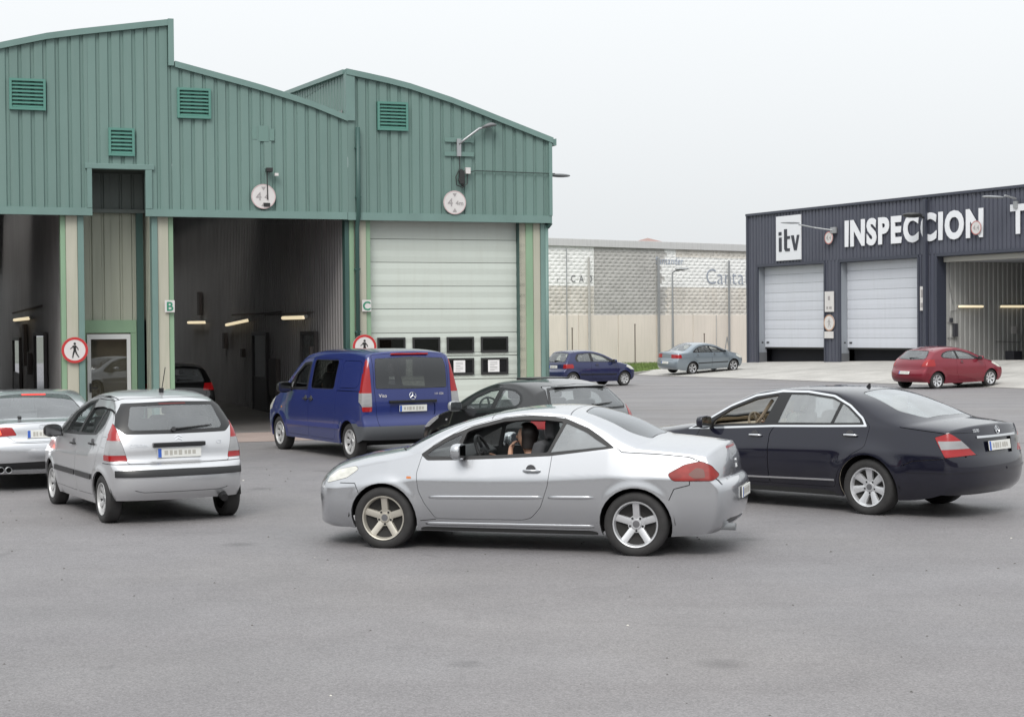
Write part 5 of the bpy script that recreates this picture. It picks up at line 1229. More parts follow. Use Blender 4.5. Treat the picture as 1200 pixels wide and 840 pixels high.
# ---------------------------------------------------------------- silver small hatchback
SIL2 = paint('silver_paint_grey', (.56,.565,.58), .68, .33)
def car_small_hatch():
    sp = dict(L=3.85, W=1.67, axf=.77, axr=3.216, tr=.275, ar=.325, tw=.175, rim=.188, track=1.43, sill=.19, paint=SIL2, tum=.33, curv=.32, sh=.05, tc=.72, low=.07, cf=.11, cr=.12, xf=1.4, xr=1.2, gr=.05, p=2.5,
      belt=[(0,.78),(.6,.88),(1.0,.92),(1.3,.93),(2.1,.965),(2.9,1.01),(3.2,1.05),(3.85,1.05)],
      nose=[(.18,.20,.5,.22),(.05,.3,.42,.3),(.0,.45,.38,.45),(.02,.6,.38,.6),(.08,.7,.40,.70)],
      top=[(.08,.7,.40,.70),(.25,.83,.52,.80),(.55,.95,.75,.88),(.82,1.02,1.0,.94,'s'),(1.2,1.20,1.32,1.15),(1.55,1.355,1.68,1.31),(1.9,1.46,2.03,1.405),(2.3,1.51,2.4,1.448),(2.8,1.512,2.8,1.44),(3.15,1.47,3.08,1.375),(3.36,1.43,3.22,1.30)],
      tail=[(3.36,1.43,3.22,1.30),(3.46,1.29,3.34,1.17),(3.60,1.06,3.46,1.0),(3.655,.9,3.49,.88),(3.69,.72,3.51,.72),(3.78,.68,3.53,.665),(3.835,.6,3.55,.58),(3.83,.42,3.55,.42),(3.74,.28,3.50,.28)])
    c = Car('small_hatchback', sp, 'small silver five-door hatchback with black bumper strip and tall red-white tail lights', 'car', place((-5.285,21.405), 2.0753, 2.446), 2.0753, 1.25)
    c.newtag('x', SIL2, 0, 0, 'x', 1)
    c.feat('door', 'side', [(1.06,.92),(1.02,.6),(1.08,.30),(2.08,.29),(2.12,.55),(2.12,.97),(2.30,1.44),(1.9,1.40),(1.5,1.26)], SIL2, .04, seam=.005, lim=.4, key='fdoor')
    c.feat('door', 'side', [(2.13,.29),(2.80,.30),(2.86,.50),(3.02,.66),(3.14,.85),(3.20,1.10),(3.10,1.34),(2.85,1.435),(2.31,1.44),(2.135,.97)], SIL2, .04, seam=.005, lim=.4, key='rdoor')
    c.feat('window_trim', 'side', [(1.08,.945),(2.1,.97),(2.92,1.005),(3.13,1.12),(3.12,1.27),(2.88,1.40),(2.3,1.41),(1.95,1.365),(1.5,1.225)], TRIM, .06, off=-.001, lim=.4, skirt=.02)
    c.feat('window', 'side', [(1.45,.985),(2.06,1.0),(2.24,1.38),(1.96,1.34),(1.62,1.21),(1.5,1.08)], GLS, .03, off=-.006, lim=.4, skirt=0, key='f'); c.feat('window', 'side', [(2.16,1.005),(2.76,1.02),(2.92,1.38),(2.35,1.38)], GLS, .03, off=-.006, lim=.4, skirt=0, key='r'); c.feat('window', 'side', [(1.16,.97),(1.40,.98),(1.45,1.12)], GLM, .02, off=-.006, lim=.4, skirt=0, key='q'); c.feat('window', 'side', [(2.82,1.03),(2.93,1.04),(3.09,1.14),(3.08,1.25),(2.96,1.34)], GLM, .02, off=-.006, lim=.4, skirt=0, key='q2')
    c.feat('windshield', 'top', mirror_y([(.88,0),(.93,.42),(1.05,.60),(1.88,.50),(1.85,0)]), GLS, .04, off=-.004, skirt=0, seal=.012, lim=.9)
    c.feat('tailgate', 'rear', mirror_r([(0,.70),(.60,.705),(.645,.9),(.70,1.10),(.60,1.40),(.5,1.432),(0,1.44)]), SIL2, .03, seam=.005, both=False)
    c.feat('rear_window_surround', 'rear', mirror_r([(0,1.03),(.60,1.035),(.695,1.12),(.655,1.25),(.565,1.385),(0,1.402)]), TRIM, .03, off=.001, skirt=.01, both=False)
    c.feat('rear_window', 'rear', mirror_r([(0,1.075),(.53,1.08),(.56,1.12),(.49,1.345),(0,1.355)]), GLM, .03, off=.001, skirt=0, both=False)
    c.feat('brake_light', 'rear', [(-.16,1.368),(.16,1.368),(.16,1.382),(-.16,1.382)], mat('dull_brake_lamp', (.10,.008,.008), .3), 0, off=.003, both=False)
    tl = [(.60,.735),(.85,.735),(.85,.80),(.76,1.18),(.70,1.17),(.655,.95)]
    c.feat('tail_light', 'rear', tl, RED, .015, off=.004, seam=.003, lim=3.36)
    k = len(c.tags); c.feat('clear_band', 'rear', [(.55,.80),(.9,.80),(.9,.965),(.55,.965)], LENS, 0, off=.006, lim=3.36, over=set(range(k-2, k))); c.feat('lower_lens', 'rear', [(.5,.70),(.95,.70),(.95,.80),(.5,.80)], RED, 0, off=.004, lim=3.36, over=set(range(k-2, k)))
    c.feat('bumper_strip', 'rear', mirror_r([(0,.553),(.745,.553),(.745,.628),(0,.634)]), TRIM, 0, off=.014, skirt=.016, both=False, lim=3.3)
    c.feat('side_moulding', 'side', [(1.08,.48),(2.08,.48),(2.08,.545),(1.08,.545)], TRIM, .01, off=.012, skirt=.014, lim=.5, key='m1'); c.feat('side_moulding', 'side', [(2.15,.48),(2.84,.48),(2.87,.545),(2.15,.545)], TRIM, .01, off=.012, skirt=.014, lim=.5, key='m2')
    seamline(c, 'rear', [(-.85,.70),(.85,.70)], .004, both=False, lim=3.3); seamline(c, 'rear', [(-.55,.40),(-.45,.375),(.45,.375),(.55,.40)], .004, both=False)
    seamline(c, 'top', [(1.95,.575),(3.1,.545)], .006, lim=1.2); seamline(c, 'top', [(1.95,-.575),(3.1,-.545)], .006, lim=1.2)
    c.feat('headlight', 'side', [(.22,.66),(.25,.76),(.55,.88),(.62,.80),(.45,.68)], HLENS, .02, off=.002, lim=.3)
    c.feat('fuel_flap', 'side', [(3.20,.88),(3.34,.88),(3.34,1.0),(3.20,1.0)], SIL2, .03, seam=.003, lim=.4)
    arches(c); c.finish()
    wheels(c, (9, .085, .028, .045, mat('hubcap_silver', (.50,.50,.50), .4, metal=.4), .01)); underbody(c); interior(c, (1.95,2.70), .33, bel=.98, dx=1.1)
    mirrors(c, 1.27, .93, TRIM); handle(c, 1.97, .86, TRIM, 'fdoor'); handle(c, 2.86, .90, TRIM, 'rdoor')
    b = MB(); co, n = c.hit('rear', 0, .90); b.box(co.x-.045, co.x+.03, -.31, .31, .885, .935); b.build('plate_bar', TRIM, c.root, bevel=.01)
    plate(c, 0, .815); wiper(c, .05, 1.075, -.42, 1.11); badge_poly(c, 0, .985, CHEV, .085); badge_text(c, 'CITROEN', .57, .885, .05); badge_text(c, 'C3', -.46, .90, .06)
    q, n = c.hit('top', 2.98, 0); stick('roof_antenna', c, TRIM, [q, q+Vector((-.02,0,.03)), q+Vector((-.17,0,.30))], .006)
    b = MB(); b.lathe([(0,-.02),(.03,-.02),(.03,.05),(0,.05)], 10, 'z', (q.x, q.y, q.z)); b.build('antenna_base', TRIM, c.root)
    b = MB(); b.tube([(c.lx(3.45),-.50,.30),(c.lx(3.70),-.50,.30),(c.lx(3.80),-.50,.27)], [.045,.055,.045], 12); b.build('exhaust_pipe', TRIM, c.root)
    return c
HAT = car_small_hatch()
# ---------------------------------------------------------------- blue van
VBL = paint('van_blue_paint', (.016,.027,.135), .05, .35); GPL = mat('grey_bumper_plastic', (.075,.08,.088), .6)
def car_van():
    sp = dict(L=4.75, W=1.90, axf=.85, axr=4.05, tr=.315, ar=.37, tw=.195, rim=.212, track=1.63, sill=.27, paint=VBL, tum=.13, curv=.12, sh=.02, tc=.75, low=.05, cf=.10, cr=.04, xf=1.1, xr=.8, gr=.02, p=2.8, fl=.012,
      belt=[(0,.95),(.8,1.05),(1.3,1.13),(2.3,1.17),(4.8,1.19)],
      nose=[(.15,.24,.5,.26),(.02,.36,.42,.37),(.0,.5,.4,.5),(.03,.68,.40,.68),(.08,.8,.42,.8)],
      top=[(.08,.8,.42,.8),(.3,.95,.55,.90),(.7,1.1,.85,1.03),(.95,1.17,1.08,1.11,'s'),(1.3,1.44,1.45,1.40),(1.6,1.67,1.76,1.62),(1.85,1.81,1.98,1.735),(2.2,1.875,2.25,1.785),(3.0,1.895,3.0,1.81),(4.2,1.885,4.2,1.80),(4.50,1.86,4.44,1.765)],
      tail=[(4.50,1.86,4.44,1.765),(4.56,1.75,4.49,1.67),(4.64,1.25,4.57,1.22),(4.67,1.0,4.60,1.0),(4.69,.72,4.61,.72),(4.75,.63,4.64,.62),(4.75,.47,4.63,.47),(4.68,.37,4.58,.38)])
    c = Car('van', sp, 'dark blue panel van with tall red tail lights driving towards bay B', 'van', place((-3.599,30.983), 2.0918, 3.2), 2.0918, 1.1)
    c.newtag('x', VBL, 0, 0, 'x', 1)
    c.feat('door', 'side', [(1.22,1.10),(1.24,.62),(1.30,.34),(2.30,.33),(2.31,1.15),(2.36,1.74),(1.95,1.72),(1.55,1.46)], VBL, .05, seam=.006, lim=.4, key='fdoor')
    c.feat('sliding_door', 'side', [(2.325,.33),(3.40,.33),(3.45,.36),(3.55,1.2),(3.60,1.72),(2.38,1.74)], VBL, .05, seam=.006, lim=.4, key='sdoor')
    c.feat('window_trim', 'side', [(1.25,1.14),(2.25,1.16),(2.28,1.67),(1.95,1.65),(1.62,1.44)], TRIM, .04, off=-.001, lim=.4, key='wf'); fw = [(1.55,1.20),(2.18,1.21),(2.20,1.62),(1.97,1.60),(1.70,1.44)]
    c.cut('side', rnd(fw, .03), 2, 1, .4); c.cut('side', rnd(fw, .03), c.newtag('window', GLM, -.006, 0, 'f', -1), -1, .4)
    c.feat('window', 'side', [(1.32,1.17),(1.50,1.18),(1.60,1.36)], GLM, .02, off=-.006, lim=.4, skirt=0, key='q')
    c.feat('window', 'side', [(2.40,1.20),(3.40,1.21),(3.44,1.70),(2.42,1.70)], glass('van_side_glass', (.34,.36,.33), 1.7), .06, off=-.003, lim=.4, skirt=0, seal=.012, key='mid')
    seamline(c, 'side', [(3.66,1.23),(4.32,1.24),(4.40,1.32),(4.38,1.66),(4.30,1.70),(3.70,1.70),(3.66,1.64),(3.66,1.23)], .004, lim=.4); seamline(c, 'side', [(3.45,1.18),(4.55,1.19)], .006, lim=.4)
    c.feat('windshield', 'top', mirror_y([(1.02,0),(1.06,.5),(1.15,.74),(1.84,.66),(1.80,0)]), GLM, .04, off=-.004, skirt=0, seal=.012, lim=1.0)
    c.feat('tailgate', 'rear', mirror_r([(0,.60),(.66,.60),(.68,.9),(.70,1.25),(.70,1.80),(0,1.84)]), VBL, .04, seam=.006, both=False, lim=4.2)
    c.feat('rear_window', 'rear', mirror_r([(0,1.225),(.67,1.235),(.665,1.60),(.64,1.735),(0,1.76)]), glass('van_rear_glass', (.28,.28,.28), 1.8), .03, off=.003, skirt=.004, both=False, seal=.006, lim=4.2)
    c.feat('tail_light', 'rear', [(.76,.85),(.92,.85),(.93,1.2),(.90,1.70),(.80,1.76),(.765,1.70),(.755,1.2)], RED, .02, off=.005, seam=.003, lim=4.47)
    k = len(c.tags); c.feat('clear_band', 'rear', [(.6,.93),(1.0,.93),(1.0,1.16),(.6,1.16)], LENS, 0, off=.007, lim=4.47, over=set(range(k-2, k))); c.feat('lower_lens', 'rear', [(.6,.8),(1.0,.8),(1.0,.93),(.6,.93)], RED, 0, off=.005, lim=4.47, over=set(range(k-2, k)))
    c.feat('rear_bumper', 'side', [(4.28,.20),(5,.20),(5,.60),(4.45,.60),(4.40,.64),(4.25,.64)], GPL, .02, off=.012, skirt=.02, lim=.0)
    c.feat('side_cladding', 'side', [(1.30,.50),(3.66,.52),(3.66,.60),(1.30,.58)], mat('blue_moulding', (.03,.04,.17), .5), .01, off=.010, skirt=.012, lim=.5)
    c.feat('plate_recess', 'rear', [(-.43,.76),(.43,.76),(.43,.98),(-.43,.98)], VBL, .06, off=-.02, skirt=-.02, both=False)
    c.feat('headlight', 'side', [(.22,.70),(.30,.84),(.62,1.0),(.66,.95),(.5,.76)], HLENS, .02, off=.002, lim=.3)
    c.feat('indicator', 'side', [(1.02,.80),(1.07,.80),(1.07,.83),(1.02,.83)], ORG, .005, off=.004, lim=.5)
    arches(c); c.finish()
    wheels(c, (8, .10, .034, .052, mat('hubcap_silver'), .01)); underbody(c); interior(c, (2.15,), .62, bel=1.16, dx=1.40)
    mirrors(c, 1.50, 1.14, TRIM, size=1.25); handle(c, 2.20, 1.0, TRIM, 'fdoor'); handle(c, 2.45, 1.0, TRIM, 'sdoor')
    b = MB(); co, n = c.hit('rear', 0, 1.0); b.box(co.x-.03, co.x+.02, -.45, .45, .985, 1.03); b.build('tailgate_handle', TRIM, c.root, bevel=.01)
    plate(c, 0, .89); badge_star(c, 0, 1.10, .06); badge_text(c, 'Vito', .63, 1.085, .085, SGW); badge_text(c, '111 CDI', -.42, 1.11, .05, SGW)
    b = MB(); co, n = c.hit('rear', 0, 1.80); b.box(co.x-.03, co.x+.06, -.35, .35, 1.80, 1.83); b.build('brake_light', RED, c.root, bevel=.008)
    b = MB(); b.lathe([(0,-.02),(.04,-.02),(.04,.03),(0,.03)], 10, 'y', (c.lx(3.95), 0, 1.3)); return c
VAN = car_van()
# ---------------------------------------------------------------- silver coupe queued at the bay beside the column
SIL3 = paint('silver_paint_light', (.55,.56,.58), .8, .27)
def car_fastback():
    sp = dict(L=4.63, W=1.85, axf=.87, axr=3.62, tr=.32, ar=.375, tw=.235, rim=.23, track=1.59, sill=.18, paint=SIL3, tum=.38, curv=.2, sh=.055, tc=.7, low=.08, cf=.1, cr=.09, gr=.10, p=2.4,
      belt=[(0,.74),(1.0,.88),(1.5,.92),(2.5,.94),(3.6,.97),(4.63,.94)],
      nose=[(.22,.20,.55,.22),(.05,.3,.46,.31),(.0,.45,.41,.46),(.0,.58,.39,.58),(.06,.69,.41,.67)],
      top=[(.06,.69,.41,.67),(.3,.80,.6,.75),(.9,.91,1.05,.83),(1.35,.965,1.45,.90,'s'),(1.75,1.16,1.9,1.12),(2.1,1.31,2.25,1.27),(2.5,1.37,2.55,1.315),(2.9,1.36,2.9,1.29),(3.3,1.28,3.25,1.18),(3.7,1.14,3.55,1.05),(4.08,.985,3.9,.95),(4.15,.97,4.05,.93,'s'),(4.35,.965,4.25,.91),(4.50,.965,4.35,.90)],
      tail=[(4.50,.965,4.35,.90),(4.53,.90,4.38,.85),(4.56,.74,4.41,.73),(4.61,.66,4.44,.65),(4.63,.52,4.45,.52),(4.60,.36,4.43,.36),(4.5,.24,4.36,.25)])
    hd = 1.98
    c = Car('coupe_car', sp, 'silver two-door coupe seen from behind, queued beside a small silver hatchback', 'car', (-7.49,24.95,0), hd, 1.0)
    c.newtag('x', SIL3, 0, 0, 'x', 1)
    c.feat('door', 'side', [(1.5,.90),(1.42,.6),(1.5,.3),(2.75,.3),(2.85,.6),(2.85,.97),(2.9,1.29),(2.2,1.28)], SIL3, .04, seam=.005, lim=.4)
    c.feat('window_trim', 'side', [(1.55,.945),(2.7,.96),(3.55,1.0),(3.3,1.15),(2.9,1.26),(2.5,1.285),(2.2,1.25)], TRIM, .03, off=-.001, lim=.4); c.feat('window', 'side', [(1.85,.98),(2.75,.985),(2.80,1.245),(2.5,1.262),(2.2,1.225)], GLM, .02, off=-.006, lim=.4, skirt=0); c.feat('window', 'side', [(2.85,.99),(3.45,1.01),(3.25,1.14),(2.88,1.235)], GLM, .02, off=-.006, lim=.4, skirt=0, key='q')
    c.feat('windshield', 'top', mirror_y([(1.42,0),(1.5,.5),(1.6,.64),(2.2,.52),(2.18,0)]), GLS, .04, off=-.004, skirt=0, seal=.012, lim=.8)
    c.feat('rear_window', 'top', mirror_y([(3.15,0),(3.17,.48),(3.75,.62),(3.98,.56),(4.02,0)]), GLM, .05, off=-.003, skirt=0, seal=.014, lim=.9)
    c.feat('brake_light', 'top', [(3.16,-.17),(3.20,-.17),(3.20,.17),(3.16,.17)], mat('brake_light_lit', (.6,.03,.03), .2, emit=(1,.05,.03), es=.8), 0, off=.004, lim=.9)
    c.feat('boot_lid', 'rear', mirror_r([(0,.70),(.42,.70),(.55,.80),(.58,.93),(0,.955)]), SIL3, .03, seam=.005, both=False, lim=4.2)
    c.feat('tail_light', 'rear', [(.40,.79),(.83,.76),(.86,.86),(.72,.915),(.46,.895)], RED, .02, off=.004, lim=4.1, seam=.003)
    k = len(c.tags); c.feat('brake_lamp', 'rear', [(.60,.80),(.80,.785),(.80,.84),(.62,.86)], mat('lit_tail', (.6,.06,.03), .2, emit=(1,.12,.04), es=1.5), .01, off=.006, lim=4.1, over=set(range(k-2, k)))
    c.feat('diffuser', 'rear', mirror_r([(0,.30),(.70,.30),(.78,.40),(0,.42)]), TRIM, .02, off=-.01, both=False)
    seamline(c, 'rear', [(-.8,.68),(.8,.68)], .004, both=False, lim=4.2)
    arches(c); c.finish(); wheels(c, (5, .07, .04, .055, SLV, .02)); underbody(c); interior(c, (2.3,3.0), .24, bel=.93, dx=1.6, hr='front')
    plate(c, 0, .80); badge_rings(c, 0, .905, .028); mirrors(c, 1.75, .94, SIL3)
    for y in (.52,.62): exhaust(c, y, .31, .045)
    wiper(c, .3, 1.0, .3, 1.0)
    return c
FAS = car_fastback()
# ---------------------------------------------------------------- black three-door hatchback
BLKP = paint('black_paint', (.004,.004,.0045), .0, .3)
def hatch_rows(L, H, hood_z, cowl, roof0, tailtop, bump):
    pass
def car_black_hatch():
    sp = dict(L=4.03, W=1.75, axf=.83, axr=3.37, tr=.30, ar=.35, tw=.195, rim=.21, track=1.475, sill=.19, paint=BLKP, tum=.33, curv=.24, sh=.05, tc=.7, low=.08, cf=.12, cr=.09, xf=1.5, gr=.06, p=2.4,
      belt=[(0,.76),(.6,.87),(1.2,.95),(2.0,.98),(3.0,1.05),(4.03,1.05)],
      nose=[(.2,.20,.52,.22),(.04,.3,.43,.3),(.0,.45,.38,.46),(.02,.58,.38,.58),(.09,.69,.41,.68)],
      top=[(.09,.69,.41,.68),(.25,.80,.55,.77),(.6,.93,.82,.86),(.95,1.01,1.15,.945,'s'),(1.35,1.19,1.5,1.15),(1.7,1.33,1.85,1.29),(2.0,1.42,2.15,1.36),(2.4,1.468,2.45,1.39),(2.85,1.465,2.85,1.37),(3.2,1.425,3.1,1.30),(3.45,1.385,3.28,1.22)],
      tail=[(3.45,1.385,3.28,1.22),(3.60,1.25,3.42,1.12),(3.80,1.03,3.6,.98),(3.86,.86,3.66,.85),(3.90,.72,3.7,.71),(3.98,.66,3.74,.65),(4.02,.55,3.77,.54),(4.0,.38,3.76,.38),(3.9,.26,3.68,.26)])
    hd = 2.163
    c = Car('hatchback_car', sp, 'black three-door hatchback with round-ended side glass between the blue van and silver coupe', 'car', (.241,25.0,0), hd, 1.1)
    c.newtag('x', BLKP, 0, 0, 'x', 1)
    c.feat('door', 'side', [(1.16,.95),(1.12,.6),(1.2,.3),(2.30,.3),(2.42,.6),(2.40,1.0),(2.42,1.38),(2.1,1.36),(1.7,1.24)], BLKP, .04, seam=.005, lim=.4)
    c.feat('window_trim', 'side', [(1.20,.965),(2.2,1.0),(3.0,1.07),(3.09,1.14),(3.02,1.25),(2.8,1.325),(2.4,1.345),(2.1,1.315),(1.7,1.2)], TRIM, .05, off=-.001, lim=.4)
    c.feat('window', 'side', [(1.50,1.0),(2.26,1.03),(2.36,1.318),(2.1,1.29),(1.75,1.18)], GLS, .03, off=-.006, lim=.4, skirt=0, key='f'); c.feat('window', 'side', [(2.38,1.035),(2.92,1.085),(3.02,1.13),(2.96,1.24),(2.76,1.30),(2.46,1.318)], GLM, .05, off=-.006, lim=.4, skirt=0, key='r')
    c.feat('windshield', 'top', mirror_y([(1.01,0),(1.07,.45),(1.18,.64),(2.0,.52),(1.96,0)]), GLS, .04, off=-.004, skirt=0, seal=.012, lim=.9)
    c.feat('tailgate', 'rear', mirror_r([(0,.72),(.60,.72),(.66,.95),(.70,1.05),(.56,1.37),(0,1.40)]), paint('grey_tailgate', (.16,.165,.17), .6, .35), .04, seam=.005, both=False, lim=3.2)
    c.feat('rear_window', 'rear', mirror_r([(0,1.06),(.62,1.07),(.64,1.12),(.53,1.325),(0,1.345)]), GLM, .03, off=.003, skirt=.005, both=False, seal=.03, lim=3.2)
    c.feat('tail_light', 'rear', [(.66,.78),(.9,.78),(.9,1.0),(.78,1.10),(.70,1.06)], RED, .02, off=.004, lim=3.4)
    c.feat('headlight', 'side', [(.22,.64),(.26,.74),(.72,.885),(.78,.83),(.5,.68)], LENS, .02, off=.002, lim=.3, seam=.004); c.feat('fog_surround', 'side', [(.20,.30),(.22,.42),(.44,.42),(.44,.32)], TRIM, .02, off=-.01, lim=.3)
    c.feat('indicator', 'side', [(1.04,.80),(1.09,.80),(1.09,.83),(1.04,.83)], LENS, .005, off=.005, lim=.5)
    arches(c); c.finish(); wheels(c, (5, .07, .035, .05, SLV, .02)); underbody(c); interior(c, (2.0,2.75), .30, bel=1.0, dx=1.25)
    mirrors(c, 1.45, .985, mat('mirror_grey', (.35,.36,.37), .3, metal=.5)); handle(c, 2.25, .88, BLKP, 'door')
    q, n = c.hit('rear', 0, 1.372); b = MB(); b.prism([(q.x+.12,q.z+.012),(q.x-.035,q.z+.008),(q.x-.03,q.z-.008),(q.x+.1,q.z-.03)], -.46, .46, 'y'); b.build('roof_spoiler', paint('grey_tailgate', (0,0,0)), c.root, bevel=.008)
    wiper(c, .0, 1.09, -.38, 1.12); plate(c, 0, .80)
    q, n = c.hit('top', 2.5, 0); b = MB(); b.box(c.lx(2.7), c.lx(2.3), -.35, .35, q.z-.03, q.z+.012); b.build('sunroof_deflector', TRIM, c.root, bevel=.01)
    return c
BHA = car_black_hatch()
# ---------------------------------------------------------------- far cars
def far_car(name, sp, label, loc, hd, doors, dlo, glasses, rear_poly, rear_glass, tl, wz=(1.0,1.1), hatch=True, style=None, tgt=None, hl=None, tilt=None, gl=GLM, ws=None, plz=.8, mats=None, band=None, wip=True, strip=None):
    c = Car(name, sp, label, 'car', loc, hd, .8); P = sp['paint']; c.newtag('x', P, 0, 0, 'x', 1)
    for i, d in enumerate(doors): c.feat('door', 'side', d, P, .04, seam=.007, lim=.4, key='d%d' % i)
    c.feat('window_trim', 'side', dlo, TRIM, .05, off=-.001, lim=.4)
    for i, g in enumerate(glasses): c.feat('window', 'side', g, gl, .03, off=-.006, lim=.4, skirt=0, key='w%d' % i)
    c.feat('windshield', 'top', mirror_y(ws), GLS, .04, off=-.004, skirt=0, seal=.012, lim=.85)
    if hatch:
        c.feat('tailgate', 'rear', mirror_r(rear_poly), P, .04, seam=.006, both=False); c.feat('rear_window', 'rear', mirror_r(rear_glass), gl, .04, off=.002, skirt=.004, both=False, seal=.02)
    else:
        c.feat('rear_window', 'top', mirror_y(rear_glass), gl, .05, off=-.002, skirt=0, seal=.014, lim=1.0); seamline(c, 'rear', [(p[0], p[1]) for p in rear_poly], .005)
    c.feat('tail_light', 'rear' if tl[0] == 'r' else 'side', tl[1], RED, .02, off=.004, lim=tl[2])
    if band: k = len(c.tags); c.feat('clear_band', 'rear' if tl[0] == 'r' else 'side', band, LENS, 0, off=.006, lim=tl[2], over=set(range(k-2, k)))
    if hl: c.feat('headlight', 'side', hl, HLENS, .02, off=.002, lim=.3)
    if strip: c.feat('side_moulding', 'side', strip, TRIM, .008, off=.01, skirt=.012, lim=.5)
    arches(c); c.finish(); wheels(c, style); underbody(c); S = sp['seats']; interior(c, S[:2], S[2], bel=S[3], dx=S[4], hr=S[5] if len(S) > 5 else True); mirrors(c, S[4]+.15, S[3]-.02, P); plate(c, 0, plz)
    if hatch and wip: wiper(c, .0, rear_glass[0][1]+.03, -.36, rear_glass[0][1]+.05)
    for i, d in enumerate(doors): xs = max(p[0] for p in d); handle(c, xs-.28, S[3]-.10, P, 'd%d' % i)
    if tilt: c.root.rotation_euler = (Matrix.Rotation(hd, 3, 'Z') @ Matrix.Rotation(tilt[0], 3, 'Y') @ Matrix.Rotation(tilt[1], 3, 'X')).to_euler()
    return c
HUB = mat('hubcap_silver')
DBL = paint('dark_blue_paint', (.020,.026,.085), .3, .32)
far_car('small_hatchback', dict(L=3.77, W=1.64, axf=.75, axr=3.22, tr=.28, ar=.325, tw=.175, rim=.19, track=1.41, sill=.19, paint=DBL, tum=.28, curv=.25, sh=.04, cf=.11, cr=.08, seats=(1.9,2.6,.28,.93,1.15),
      belt=[(0,.76),(.6,.86),(1.1,.91),(2.0,.93),(3.0,.96),(3.77,.97)],
      nose=[(.18,.20,.5,.22),(.04,.3,.42,.3),(.0,.45,.38,.45),(.02,.58,.38,.58),(.08,.68,.40,.67)],
      top=[(.08,.68,.40,.67),(.25,.79,.52,.76),(.6,.90,.8,.85),(.95,.965,1.1,.915,'s'),(1.35,1.16,1.5,1.12),(1.7,1.30,1.85,1.26),(2.0,1.38,2.15,1.32),(2.4,1.415,2.45,1.345),(2.9,1.40,2.9,1.325),(3.25,1.37,3.18,1.26)],
      tail=[(3.25,1.37,3.18,1.26),(3.35,1.24,3.28,1.14),(3.52,.97,3.45,.94),(3.58,.86,3.5,.85),(3.62,.68,3.53,.67),(3.72,.63,3.58,.62),(3.77,.52,3.6,.51),(3.74,.36,3.58,.36),(3.66,.26,3.54,.26)]),
    'small dark blue three-door hatchback parked past the corner of the green hall', (2.95,63.6,0), .58,
    [[(1.1,.92),(1.05,.6),(1.12,.3),(2.28,.3),(2.38,.6),(2.36,.95),(2.35,1.33),(1.9,1.27)]], [(1.15,.93),(3.05,.97),(3.08,1.1),(2.95,1.27),(2.4,1.31),(2.1,1.285),(1.7,1.17)],
    [[(1.45,.96),(2.24,.97),(2.28,1.28),(2.1,1.255),(1.75,1.15)],[(2.36,.975),(2.95,.99),(2.98,1.1),(2.88,1.24),(2.4,1.28)]],
    [(0,.68),(.58,.68),(.66,.95),(.58,1.34),(0,1.37)], [(0,.97),(.60,.98),(.52,1.28),(0,1.31)], ('r', [(.60,.72),(.85,.72),(.85,.88),(.62,.88)], 3.2), style=(8, .09, .03, .045, HUB, .01), hl=[(.2,.6),(.24,.7),(.6,.82),(.66,.76),(.45,.64)], ws=[(1.02,0),(1.08,.45),(1.2,.58),(2.02,.5),(1.97,0)], plz=.78, strip=[(1.15,.44),(2.9,.46),(2.9,.50),(1.15,.48)])
GBL = paint('grey_blue_paint', (.235,.275,.31), .5, .32)
